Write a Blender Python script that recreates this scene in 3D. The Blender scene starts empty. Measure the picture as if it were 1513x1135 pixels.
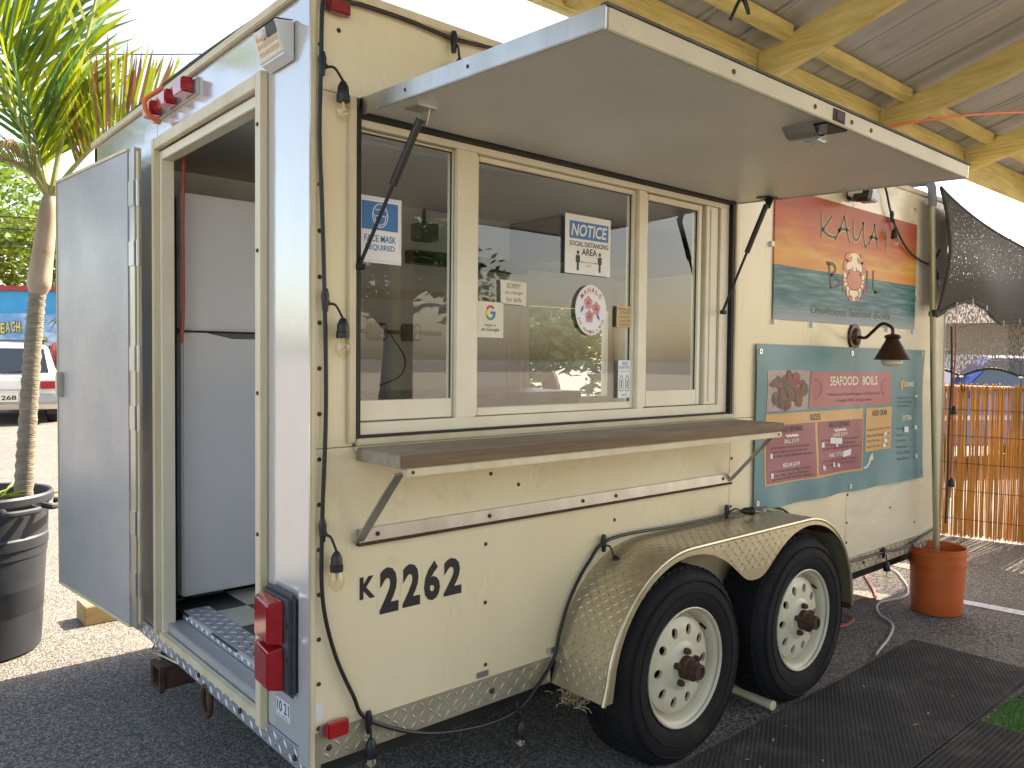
import bpy, bmesh, math, random
from mathutils import Vector, Matrix
random.seed(7)
R = math.radians
sc = bpy.context.scene
col = sc.collection

# ------------------------------------------------------------------ camera, sky, sun, exposure
CAM = Vector((-0.950, -1.875, 1.405))
yaw, pitch, roll = R(48.95), R(-1.845), R(0.568)
fw = Vector((math.cos(yaw)*math.cos(pitch), math.sin(yaw)*math.cos(pitch), math.sin(pitch)))
rt0 = Vector((math.sin(yaw), -math.cos(yaw), 0)); up0 = rt0.cross(fw)
rt = math.cos(roll)*rt0 + math.sin(roll)*up0
up = -math.sin(roll)*rt0 + math.cos(roll)*up0
cd = bpy.data.cameras.new('camera'); cam = bpy.data.objects.new('camera', cd); col.objects.link(cam)
cam.matrix_world = Matrix(((rt.x, up.x, -fw.x, CAM.x), (rt.y, up.y, -fw.y, CAM.y), (rt.z, up.z, -fw.z, CAM.z), (0, 0, 0, 1)))
cd.sensor_width = 36; cd.lens = 1173.6/1513*36; cd.clip_start = 0.05; cd.clip_end = 2000
sc.camera = cam

SUN_EL, SUN_AZ = R(45), R(2)                 # azimuth measured from +x towards +y
world = bpy.data.worlds.new('World'); sc.world = world; world.use_nodes = True
wn = world.node_tree; wn.nodes.clear()
sky = wn.nodes.new('ShaderNodeTexSky'); sky.sky_type = 'NISHITA'; sky.sun_disc = False
sky.sun_elevation = SUN_EL; sky.sun_rotation = R(90) - SUN_AZ
sky.air_density = 1.0; sky.dust_density = 2.5; sky.ozone_density = 0.6
bg = wn.nodes.new('ShaderNodeBackground'); bg.inputs['Strength'].default_value = 0.15
wo = wn.nodes.new('ShaderNodeOutputWorld')
wn.links.new(sky.outputs[0], bg.inputs[0]); wn.links.new(bg.outputs[0], wo.inputs[0])
sl = bpy.data.lights.new('sun', 'SUN'); sl.energy = 5.0; sl.angle = R(0.5); sl.color = (1, .95, .86)
sun = bpy.data.objects.new('sun', sl); col.objects.link(sun)
sdir = Vector((math.cos(SUN_EL)*math.cos(SUN_AZ), math.cos(SUN_EL)*math.sin(SUN_AZ), math.sin(SUN_EL)))
sun.rotation_euler = (-sdir).to_track_quat('-Z', 'Y').to_euler(); sun.location = sdir*40
sc.view_settings.view_transform = 'Standard'; sc.view_settings.look = 'None'
sc.view_settings.gamma = 1; sc.view_settings.use_curve_mapping = False
sc.view_settings.exposure = 1.8
sc.view_settings.use_white_balance = True
sc.view_settings.white_balance_temperature = 7600; sc.view_settings.white_balance_tint = 14

# ------------------------------------------------------------------ materials
def mat(name, c, c2=None, rough=.5, metal=0., ns=6., stretch=(1, 1, 1), lo=.35, hi=.7, bump=0., bs=60., bstr=None,
        spec=.5, coat=0., transl=0., rough2=None, dirt=None, dscale=2.5, dlo=.6, dhi=.75, emit=0):
    m = bpy.data.materials.new(name); m.use_nodes = True
    nt = m.node_tree; N = nt.nodes; K = nt.links
    b = N['Principled BSDF']; out = N['Material Output']
    b.inputs['Roughness'].default_value = rough; b.inputs['Metallic'].default_value = metal
    b.inputs['Specular IOR Level'].default_value = spec; b.inputs['Coat Weight'].default_value = coat
    b.inputs['Coat Roughness'].default_value = .08
    tc = N.new('ShaderNodeTexCoord'); mp = N.new('ShaderNodeMapping'); mp.inputs['Scale'].default_value = stretch
    K.new(tc.outputs['Object'], mp.inputs[0])
    cc = b.inputs['Base Color']; last = None
    if c2:
        n = N.new('ShaderNodeTexNoise'); n.inputs['Scale'].default_value = ns; n.inputs['Detail'].default_value = 6
        n.inputs['Roughness'].default_value = .6
        K.new(mp.outputs[0], n.inputs['Vector'])
        r = N.new('ShaderNodeValToRGB'); e = r.color_ramp.elements
        e[0].position = lo; e[1].position = hi; e[0].color = (*c, 1); e[1].color = (*c2, 1)
        K.new(n.outputs['Fac'], r.inputs[0]); last = r.outputs[0]
        if rough2 is not None:
            mr = N.new('ShaderNodeMapRange'); mr.inputs[1].default_value = lo; mr.inputs[2].default_value = hi
            mr.inputs[3].default_value = rough; mr.inputs[4].default_value = rough2
            K.new(n.outputs['Fac'], mr.inputs[0]); K.new(mr.outputs[0], b.inputs['Roughness'])
    if dirt:
        n2 = N.new('ShaderNodeTexNoise'); n2.inputs['Scale'].default_value = dscale; n2.inputs['Detail'].default_value = 10
        n2.inputs['Roughness'].default_value = .72
        K.new(tc.outputs['Object'], n2.inputs['Vector'])
        r2 = N.new('ShaderNodeValToRGB'); e = r2.color_ramp.elements
        e[0].position = dlo; e[1].position = dhi; e[0].color = (0, 0, 0, 1); e[1].color = (1, 1, 1, 1)
        K.new(n2.outputs['Fac'], r2.inputs[0])
        mx = N.new('ShaderNodeMix'); mx.data_type = 'RGBA'
        K.new(r2.outputs[0], mx.inputs['Factor'])
        if last is not None: K.new(last, mx.inputs[6])
        else: mx.inputs[6].default_value = (*c, 1)
        mx.inputs[7].default_value = (*dirt, 1); last = mx.outputs[2]
    if last is not None: K.new(last, cc)
    else: cc.default_value = (*c, 1)
    if bump:
        nb = N.new('ShaderNodeTexNoise'); nb.inputs['Scale'].default_value = bs; nb.inputs['Detail'].default_value = 5
        mb_ = N.new('ShaderNodeMapping'); mb_.inputs['Scale'].default_value = bstr or (1, 1, 1)
        K.new(tc.outputs['Object'], mb_.inputs[0]); K.new(mb_.outputs[0], nb.inputs['Vector'])
        bp = N.new('ShaderNodeBump'); bp.inputs['Strength'].default_value = bump; bp.inputs['Distance'].default_value = .02
        K.new(nb.outputs['Fac'], bp.inputs['Height']); K.new(bp.outputs[0], b.inputs['Normal'])
    if transl:
        t = N.new('ShaderNodeBsdfTranslucent')
        if last is not None: K.new(last, t.inputs[0])
        else: t.inputs[0].default_value = (*c, 1)
        ms = N.new('ShaderNodeMixShader'); ms.inputs[0].default_value = transl
        K.new(b.outputs[0], ms.inputs[1]); K.new(t.outputs[0], ms.inputs[2]); K.new(ms.outputs[0], out.inputs[0])
    return m

def glassmat(name, tint=(.93, .96, .95), refl=1.45, rough=.0, base=.0):
    m = bpy.data.materials.new(name); m.use_nodes = True
    nt = m.node_tree; N = nt.nodes; K = nt.links; N.remove(N['Principled BSDF'])
    tr = N.new('ShaderNodeBsdfTransparent'); tr.inputs[0].default_value = (*tint, 1)
    gl = N.new('ShaderNodeBsdfGlossy'); gl.inputs['Roughness'].default_value = rough
    fr = N.new('ShaderNodeFresnel'); fr.inputs[0].default_value = refl
    ms = N.new('ShaderNodeMixShader')
    ge = N.new('ShaderNodeNewGeometry'); iv = N.new('ShaderNodeMath'); iv.operation = 'SUBTRACT'; iv.inputs[0].default_value = 1
    K.new(ge.outputs['Backfacing'], iv.inputs[1])
    ad = N.new('ShaderNodeMath'); ad.operation = 'ADD'; ad.inputs[1].default_value = base; ad.use_clamp = True
    mu = N.new('ShaderNodeMath'); mu.operation = 'MULTIPLY'
    K.new(fr.outputs[0], ad.inputs[0]); K.new(ad.outputs[0], mu.inputs[0]); K.new(iv.outputs[0], mu.inputs[1]); K.new(mu.outputs[0], ms.inputs[0])
    K.new(tr.outputs[0], ms.inputs[1]); K.new(gl.outputs[0], ms.inputs[2])
    K.new(ms.outputs[0], N['Material Output'].inputs[0])
    return m

def meshcloth(name, c, hole, sx, sz, lo, hi):
    """woven shade cloth: thread colour with see-through gaps"""
    m = bpy.data.materials.new(name); m.use_nodes = True
    nt = m.node_tree; N = nt.nodes; K = nt.links; b = N['Principled BSDF']
    b.inputs['Base Color'].default_value = (*c, 1); b.inputs['Roughness'].default_value = .6
    tc = N.new('ShaderNodeTexCoord'); mp = N.new('ShaderNodeMapping'); mp.inputs['Scale'].default_value = (sx, sx, sz)
    K.new(tc.outputs['Object'], mp.inputs[0])
    n = N.new('ShaderNodeTexNoise'); n.inputs['Scale'].default_value = 1; n.inputs['Detail'].default_value = 3
    K.new(mp.outputs[0], n.inputs['Vector'])
    r = N.new('ShaderNodeValToRGB'); e = r.color_ramp.elements
    e[0].position = lo; e[1].position = hi; e[0].color = (0, 0, 0, 1); e[1].color = (hole, hole, hole, 1)
    K.new(n.outputs['Fac'], r.inputs[0])
    t = N.new('ShaderNodeBsdfTransparent'); tl = N.new('ShaderNodeBsdfTranslucent'); tl.inputs[0].default_value = (*[min(1, x*1.6) for x in c], 1)
    m1 = N.new('ShaderNodeMixShader'); m1.inputs[0].default_value = .3
    K.new(b.outputs[0], m1.inputs[1]); K.new(tl.outputs[0], m1.inputs[2])
    m2 = N.new('ShaderNodeMixShader'); K.new(r.outputs[0], m2.inputs[0])
    K.new(m1.outputs[0], m2.inputs[1]); K.new(t.outputs[0], m2.inputs[2]); K.new(m2.outputs[0], N['Material Output'].inputs[0])
    return m

def asphalt_mat(name, c, c2, cs, scale=160):
    m = mat(name, c, c2, rough=.85, ns=1.3, lo=.3, hi=.7, dirt=(.05, .038, .028), dscale=.9, dlo=.56, dhi=.74)
    nt = m.node_tree; N = nt.nodes; K = nt.links; b = N['Principled BSDF']
    tc = N.new('ShaderNodeTexCoord')
    v = N.new('ShaderNodeTexVoronoi'); v.inputs['Scale'].default_value = scale
    K.new(tc.outputs['Object'], v.inputs['Vector'])
    v2 = N.new('ShaderNodeTexNoise'); v2.inputs['Scale'].default_value = scale*.8; v2.inputs['Detail'].default_value = 4
    K.new(tc.outputs['Object'], v2.inputs['Vector'])
    r = N.new('ShaderNodeValToRGB'); e = r.color_ramp.elements
    e[0].position = .45; e[1].position = .85; e[0].color = (0, 0, 0, 1); e[1].color = (1, 1, 1, 1)
    sep = N.new('ShaderNodeSeparateColor'); K.new(v.outputs['Color'], sep.inputs[0])
    K.new(sep.outputs[0], r.inputs[0])
    mx = N.new('ShaderNodeMix'); mx.data_type = 'RGBA'; K.new(r.outputs[0], mx.inputs['Factor'])
    old = b.inputs['Base Color'].links[0].from_socket
    K.new(old, mx.inputs[6]); mx.inputs[7].default_value = (*cs, 1)
    K.new(mx.outputs[2], b.inputs['Base Color'])
    bp = N.new('ShaderNodeBump'); bp.inputs['Strength'].default_value = .7; bp.inputs['Distance'].default_value = .006
    ad = N.new('ShaderNodeMath'); ad.operation = 'ADD'; K.new(v.outputs['Distance'], ad.inputs[0]); K.new(v2.outputs['Fac'], ad.inputs[1])
    K.new(ad.outputs[0], bp.inputs['Height']); K.new(bp.outputs[0], b.inputs['Normal'])
    return m

PAINT = mat('cream_paint', (.76, .665, .45), (.69, .59, .375), rough=.20, rough2=.34, ns=1.6, stretch=(1.2, 1, .35), bump=.16, bs=2.2, dirt=(.46, .38, .21), dscale=2.6, dlo=.58, dhi=.84)
WAVY = mat('cream_paint_dented', (.73, .66, .49), (.68, .60, .43), rough=.2, rough2=.28, ns=1.6, bump=.5, bs=3.2, bstr=(1, 1, 1.8), dirt=(.42, .34, .19), dscale=3.5, dlo=.70, dhi=.88)
REARW = mat('white_gloss_skin', (.66, .67, .67), (.56, .57, .57), rough=.12, rough2=.22, metal=.45, ns=1.8, stretch=(1, 1, .3), bump=.22, bs=2.4, coat=.5, dirt=(.46, .38, .24), dscale=4, dlo=.7, dhi=.88)
TRIM = mat('cream_trim', (.66, .585, .41), (.54, .455, .27), rough=.4, ns=9, stretch=(1, 1, .25), dirt=(.25, .16, .07), dscale=7, dlo=.66, dhi=.82)
ALU = mat('aluminium', (.55, .55, .52), (.44, .42, .37), rough=.32, metal=.85, ns=12, stretch=(1, 1, .2), dirt=(.3, .22, .12), dscale=9, dlo=.68, dhi=.85)
RIMC = mat('dull_cream_edge', (.50, .45, .30), (.42, .37, .23), rough=.45, ns=7, dirt=(.2, .14, .07), dscale=8, dlo=.6, dhi=.8)
VINYL = mat('vinyl_window_frame', (.74, .69, .54), (.68, .62, .46), rough=.42, ns=5, dirt=(.42, .34, .2), dscale=6, dlo=.68, dhi=.85)
HATCH = mat('embossed_grey_aluminium', (.78, .77, .72), (.70, .69, .64), rough=.28, rough2=.36, metal=.5, ns=2.0, bump=.45, bs=150)
LEAFIN = mat('galvanised_door_skin', (.41, .41, .41), (.34, .345, .35), rough=.33, rough2=.42, metal=.25, ns=3.0, bump=.06, bs=90, dirt=(.62, .61, .58), dscale=70, dlo=.56, dhi=.74)
PLATE = mat('diamond_plate', (.58, .51, .35), (.49, .42, .27), rough=.33, metal=.7, ns=7, bump=.05, bs=40, dirt=(.22, .14, .06), dscale=5, dlo=.6, dhi=.8)
PLATEB = mat('diamond_plate_bright', (.50, .52, .55), (.42, .44, .47), rough=.38, metal=.7, ns=10, dirt=(.3, .22, .14), dscale=6, dlo=.66, dhi=.85)
SKIRT = mat('diamond_plate_dirty', (.45, .42, .33), (.36, .31, .2), rough=.45, metal=.55, ns=6, dirt=(.25, .14, .05), dscale=4, dlo=.52, dhi=.72)
RUST = mat('rusty_steel', (.085, .038, .02), (.035, .02, .014), rough=.85, ns=30, bump=.3, bs=80)
BLACK = mat('black_plastic', (.007, .007, .008), (.012, .012, .012), rough=.42, ns=20)
RUBBER = mat('tyre_rubber', (.008, .008, .0095), (.016, .015, .014), rough=.8, spec=.25, ns=5, bump=.1, bs=60, dirt=(.05, .038, .024), dscale=5, dlo=.56, dhi=.85)
SEAL = mat('black_seal', (.008, .008, .009), rough=.6)
RIM = mat('white_wheel_paint', (.62, .58, .43), (.52, .47, .32), rough=.4, ns=6, dirt=(.22, .13, .05), dscale=9, dlo=.62, dhi=.8)
DARK = mat('dark_underbody', (.015, .014, .013), (.03, .025, .02), rough=.9, ns=8)
REDL = mat('red_lens', (.42, .008, .012), (.32, .006, .01), rough=.12, coat=1, ns=30)
REDD = mat('red_lens_dark', (.22, .01, .01), rough=.2, coat=.6)
BEZEL = mat('grey_lamp_bezel', (.05, .055, .065), (.035, .04, .045), rough=.5, ns=20)
SCREW = mat('screw_head', (.05, .035, .025), (.09, .06, .035), rough=.6, metal=.5, ns=60)
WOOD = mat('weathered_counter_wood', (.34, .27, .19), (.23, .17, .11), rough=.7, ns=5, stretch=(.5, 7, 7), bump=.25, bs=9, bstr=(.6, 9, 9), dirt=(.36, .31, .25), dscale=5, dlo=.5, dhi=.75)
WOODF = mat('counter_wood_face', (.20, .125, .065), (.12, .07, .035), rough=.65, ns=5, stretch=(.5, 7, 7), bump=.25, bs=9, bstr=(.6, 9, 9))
WHITEAP = mat('white_enamel', (.70, .71, .73), (.66, .67, .70), rough=.3, ns=1.5, dirt=(.4, .36, .3), dscale=9, dlo=.74, dhi=.82)
GREYAP = mat('grey_enamel', (.11, .11, .12), rough=.45)
INWALL = mat('interior_wall', (.84, .83, .80), (.79, .78, .74), rough=.45, ns=2)
INCEIL = mat('interior_ceiling', (.80, .79, .76), (.74, .73, .70), rough=.5, ns=2)
CAB = mat('interior_cabinet', (.52, .47, .36), (.46, .41, .3), rough=.5, ns=3)
STEEL = mat('kitchen_steel', (.42, .43, .45), (.3, .31, .33), rough=.28, metal=.9, ns=5)
TILEB = mat('black_tile', (.015, .015, .016), (.03, .03, .03), rough=.3, ns=6)
TILEW = mat('cream_tile', (.56, .53, .44), (.48, .45, .36), rough=.35, ns=6)
GLASS = glassmat('window_glass', (.95, .96, .95), 1.5, base=.05)
BULB = glassmat('bulb_glass', (.97, .95, .88), 1.3, base=.06)
CARGL = glassmat('car_glass', (.25, .28, .3), 1.5, base=.1)
FIL = mat('filament_support', (.5, .4, .2), rough=.3, metal=.7)
BEAM = mat('yellow_painted_timber', (.62, .50, .19), (.48, .37, .12), rough=.62, ns=4, stretch=(1.2, 6, 6), lo=.38, hi=.66, bump=.45, bs=7, bstr=(.8, 9, 9), dirt=(.20, .14, .05), dscale=6, dlo=.62, dhi=.8)
RAFT = mat('yellow_painted_rafter', (.64, .52, .21), (.50, .39, .13), rough=.62, ns=4, stretch=(6, 1.2, 6), lo=.38, hi=.66, bump=.45, bs=7, bstr=(9, .8, 9), dirt=(.20, .14, .05), dscale=6, dlo=.62, dhi=.8)
SHEET = mat('galvanised_roof_sheet', (.48, .48, .47), (.37, .37, .36), rough=.42, rough2=.55, metal=.4, ns=2.5, stretch=(4, .5, 1), dirt=(.26, .21, .15), dscale=4, dlo=.6, dhi=.8)
PINKB = mat('pink_fascia', (.58, .25, .20), (.5, .2, .16), rough=.6, ns=6)
ASPH = asphalt_mat('asphalt', (.055, .052, .048), (.125, .115, .10), (.30, .27, .23), 150)
MATR = mat('rubber_mat', (.020, .020, .020), (.038, .036, .033), rough=.85, ns=2.2, dirt=(.11, .10, .085), dscale=3.5, dlo=.50, dhi=.78)
TURF = mat('artificial_turf', (.09, .22, .05), (.16, .32, .09), rough=.9, ns=80, bump=.6, bs=220)
LINEP = mat('white_road_paint', (.72, .70, .66), (.4, .38, .35), rough=.8, ns=22, lo=.5, hi=.7)
ORANGE = mat('orange_plastic', (.62, .13, .025), (.5, .09, .015), rough=.5, ns=4, dirt=(.3, .12, .05), dscale=8, dlo=.6, dhi=.8)
GALV = mat('galvanised_pole', (.42, .40, .27), (.34, .31, .18), rough=.42, metal=.6, ns=14, stretch=(1, 1, .1))
PIPEG = mat('grey_conduit', (.24, .27, .32), (.2, .22, .27), rough=.45, ns=8)
REED = mat('dry_reed', (.56, .31, .09), (.40, .20, .05), rough=.7, ns=9, stretch=(30, 30, .8), lo=.3, hi=.7, transl=.5)
REED2 = mat('pale_dry_reed', (.68, .45, .19), (.5, .28, .09), rough=.7, ns=9, stretch=(30, 30, .8), lo=.3, hi=.7, transl=.5)
RAILP = mat('rail_pole', (.42, .22, .14), (.33, .16, .1), rough=.55, ns=10)
CLOTH = meshcloth('black_shade_cloth', (.022, .021, .02), .85, 150, 70, .655, .75)
CLOTH2 = meshcloth('thin_shade_cloth', (.05, .045, .04), .85, 120, 40, .46, .62)
HEM = mat('cloth_hem', (.05, .047, .043), (.09, .085, .08), rough=.8, ns=15)
CANM = mat('black_bin_plastic', (.022, .026, .033), (.034, .039, .048), rough=.50, rough2=.62, ns=7, dirt=(.13, .125, .12), dscale=14, dlo=.66, dhi=.85)
TRUNK = mat('palm_trunk', (.27, .24, .18), (.17, .14, .10), rough=.9, ns=12, stretch=(1, 1, 5), bump=.5, bs=30, bstr=(1, 1, 4))
SHAFT = mat('palm_crownshaft', (.42, .36, .27), (.30, .20, .12), rough=.6, ns=5, stretch=(2, 2, .6), dirt=(.22, .09, .04), dscale=5, dlo=.56, dhi=.7)
FROND = mat('palm_leaflet', (.19, .25, .010), (.27, .32, .012), rough=.45, ns=3, transl=.5)
FRONDG = mat('palm_leaflet_green', (.055, .13, .025), (.10, .20, .03), rough=.45, ns=3, transl=.35)
FRONDB = mat('dry_palm_leaflet', (.26, .12, .05), (.17, .07, .03), rough=.6, ns=6, transl=.25)
RACH = mat('palm_rachis', (.34, .33, .09), (.24, .22, .06), rough=.5, ns=8)
LEAF = mat('tree_leaf', (.10, .19, .025), (.20, .30, .04), rough=.55, ns=.9, transl=.4)
LEAF2 = mat('dark_tree_leaf', (.035, .085, .018), (.07, .14, .025), rough=.55, ns=.9, transl=.3)
BARK = mat('bark', (.12, .09, .065), (.07, .05, .035), rough=.9, ns=8, bump=.5, bs=20)
BLOCKW = mat('timber_block', (.48, .34, .16), (.36, .23, .09), rough=.7, ns=6, stretch=(1, 6, 6))
WCAR = mat('white_car_paint', (.72, .70, .62), (.68, .66, .57), rough=.25, coat=.7, ns=2)
MCAR = mat('maroon_car_paint', (.20, .03, .02), (.15, .02, .015), rough=.16, coat=1, ns=2)
BCAR = mat('blue_car_paint', (.03, .09, .36), (.025, .07, .3), rough=.15, coat=1, ns=2)
BUMP = mat('grey_bumper', (.40, .40, .38), (.33, .33, .31), rough=.5, ns=5)
CHROME = mat('bright_metal', (.6, .6, .6), rough=.2, metal=1)
BRONZE = mat('bronze_lamp', (.055, .030, .018), (.09, .05, .028), rough=.42, metal=.6, ns=14)
OPAL = mat('opal_bulb', (.74, .70, .56), rough=.3)
WHITEP = mat('white_paper', (.76, .77, .75), (.70, .71, .69), rough=.5, ns=6)
LAMIN = mat('laminate_edge', (.66, .68, .70), rough=.25)
BLUEP = mat('blue_print', (.03, .16, .42), rough=.45)
BLACKP = mat('black_print', (.012, .012, .014), rough=.5)
REDP = mat('red_print', (.45, .06, .07), rough=.5)
PINKP = mat('pink_print', (.60, .20, .25), (.7, .36, .38), rough=.5, ns=60)
GBLUE = mat('blue_logo', (.05, .12, .45), rough=.5); GRED = mat('red_logo', (.55, .06, .04), rough=.5)
GYEL = mat('yellow_logo', (.75, .45, .02), rough=.5); GGRN = mat('green_logo', (.05, .30, .08), rough=.5)
BUFF = mat('buff_paper', (.58, .44, .22), (.52, .38, .18), rough=.7, ns=8)
NOTEP = mat('cream_note', (.70, .66, .52), (.64, .60, .45), rough=.7, ns=8)
INK = mat('brown_ink', (.22, .12, .06), rough=.6)
GREYTX = mat('grey_lettering', (.060, .045, .025), (.045, .033, .018), rough=.5, ns=30)
HALO = mat('pale_letter_halo', (.62, .33, .10), rough=.4)
PALEHALO = mat('pale_outline', (.76, .60, .38), rough=.4)
CRABM = mat('crab_print', (.58, .12, .035), (.46, .08, .025), rough=.4, ns=14)
TEAL = mat('teal_vinyl', (.075, .225, .25), (.06, .19, .215), rough=.38, ns=3, bump=.05, bs=10)
ROSE = mat('rose_print', (.42, .12, .13), (.38, .10, .115), rough=.4, ns=4)
MAROON = mat('wine_print', (.30, .075, .10), (.27, .065, .09), rough=.4, ns=4)
OCHRE = mat('ochre_print', (.62, .36, .13), (.57, .32, .11), rough=.4, ns=4)
CREAMP = mat('cream_print', (.76, .70, .55), rough=.45)
DARKP = mat('dark_menu_print', (.05, .04, .05), rough=.5)
FOODB = mat('food_photo_backing', (.34, .25, .22), (.44, .36, .32), rough=.45, ns=25)
FOOD1 = mat('food_photo_red', (.28, .05, .03), (.10, .03, .02), rough=.45, ns=30)
FOOD2 = mat('food_photo_dark', (.05, .03, .025), (.16, .08, .04), rough=.45, ns=30)
PVC = mat('pvc_pipe', (.66, .58, .38), (.56, .48, .3), rough=.45, ns=20)
CABLEW = mat('white_cable', (.55, .56, .57), rough=.5); CABLER = mat('red_hose', (.42, .08, .05), rough=.5)
ORCORD = mat('orange_cord', (.72, .14, .04), rough=.5)
LITTER = mat('dry_leaf_litter', (.50, .40, .24), (.34, .24, .12), rough=.8, ns=20)
MURALB = mat('mural_wall_blue', (.02, .30, .55), (.03, .36, .62), rough=.6, ns=2)
MURALS = mat('mural_sky_print', (.16, .36, .60), (.62, .70, .76), rough=.6, ns=1.1, stretch=(1, 1, 2.2), lo=.46, hi=.62)
MURALD = mat('mural_sea_print', (.02, .10, .34), (.04, .18, .45), rough=.6, ns=2)
YELP = mat('yellow_sign_paint', (.80, .62, .10), rough=.5)
TAN = mat('tan_stucco', (.46, .37, .26), (.40, .31, .21), rough=.8, ns=2)
BROWN = mat('brown_board', (.10, .065, .045), (.07, .045, .03), rough=.7, ns=3)
ROOFS = mat('grey_shingle', (.16, .15, .14), (.1, .095, .09), rough=.9, ns=6)
PANE = mat('dark_window_pane', (.02, .025, .03), rough=.08, coat=1)
TAR = mat('wire', (.02, .02, .022), rough=.6)
SOLARP = mat('solar_panel', (.015, .02, .05), rough=.15, coat=1)
LEDP = mat('led_panel', (.62, .55, .45), (.7, .66, .58), rough=.35, ns=40)

# sign print: sunset over a sea, laid out in the board's own coordinates
def sunset():
    m = bpy.data.materials.new('sunset_print'); m.use_nodes = True
    nt = m.node_tree; N = nt.nodes; K = nt.links; b = N['Principled BSDF']; b.inputs['Roughness'].default_value = .45
    b.inputs['Specular IOR Level'].default_value = .3
    tc = N.new('ShaderNodeTexCoord'); sp = N.new('ShaderNodeSeparateXYZ'); K.new(tc.outputs['Generated'], sp.inputs[0])
    mp = N.new('ShaderNodeMapping'); mp.inputs['Scale'].default_value = (2.2, 1, 6); K.new(tc.outputs['Generated'], mp.inputs[0])
    n = N.new('ShaderNodeTexNoise'); n.inputs['Scale'].default_value = 1.6; n.inputs['Detail'].default_value = 7; K.new(mp.outputs[0], n.inputs['Vector'])
    ad = N.new('ShaderNodeMath'); ad.operation = 'MULTIPLY_ADD'; K.new(n.outputs['Fac'], ad.inputs[0]); ad.inputs[1].default_value = .5
    sb = N.new('ShaderNodeMath'); sb.operation = 'SUBTRACT'; K.new(sp.outputs['Z'], sb.inputs[0]); sb.inputs[1].default_value = .25
    K.new(sb.outputs[0], ad.inputs[2])
    skyr = N.new('ShaderNodeValToRGB'); e = skyr.color_ramp.elements
    e[0].position = .36; e[0].color = (.66, .22, .03, 1); e[1].position = .95; e[1].color = (.38, .07, .03, 1)
    x = e.new(.52); x.color = (.70, .36, .06, 1); x = e.new(.62); x.color = (.58, .20, .04, 1); x = e.new(.72); x.color = (.50, .11, .03, 1)
    K.new(ad.outputs[0], skyr.inputs[0])
    mp2 = N.new('ShaderNodeMapping'); mp2.inputs['Scale'].default_value = (5, 1, 26); K.new(tc.outputs['Generated'], mp2.inputs[0])
    n2 = N.new('ShaderNodeTexNoise'); n2.inputs['Scale'].default_value = 1.3; n2.inputs['Detail'].default_value = 6; K.new(mp2.outputs[0], n2.inputs['Vector'])
    sea = N.new('ShaderNodeValToRGB'); e = sea.color_ramp.elements
    e[0].position = .33; e[0].color = (.012, .075, .085, 1); e[1].position = .72; e[1].color = (.18, .30, .30, 1)
    x = e.new(.5); x.color = (.03, .15, .165, 1)
    K.new(n2.outputs['Fac'], sea.inputs[0])
    shore = N.new('ShaderNodeMix'); shore.data_type = 'RGBA'; shore.inputs[7].default_value = (.30, .34, .36, 1)
    sr = N.new('ShaderNodeMapRange'); sr.inputs[1].default_value = .16; sr.inputs[2].default_value = .0; K.new(sp.outputs['Z'], sr.inputs[0])
    K.new(sr.outputs[0], shore.inputs['Factor']); K.new(sea.outputs[0], shore.inputs[6])
    gt = N.new('ShaderNodeMath'); gt.operation = 'GREATER_THAN'; gt.inputs[1].default_value = .415; K.new(sp.outputs['Z'], gt.inputs[0])
    mx = N.new('ShaderNodeMix'); mx.data_type = 'RGBA'; K.new(gt.outputs[0], mx.inputs['Factor'])
    K.new(shore.outputs[2], mx.inputs[6]); K.new(skyr.outputs[0], mx.inputs[7]); K.new(mx.outputs[2], b.inputs['Base Color'])
    return m
SUNSET = sunset()

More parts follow.
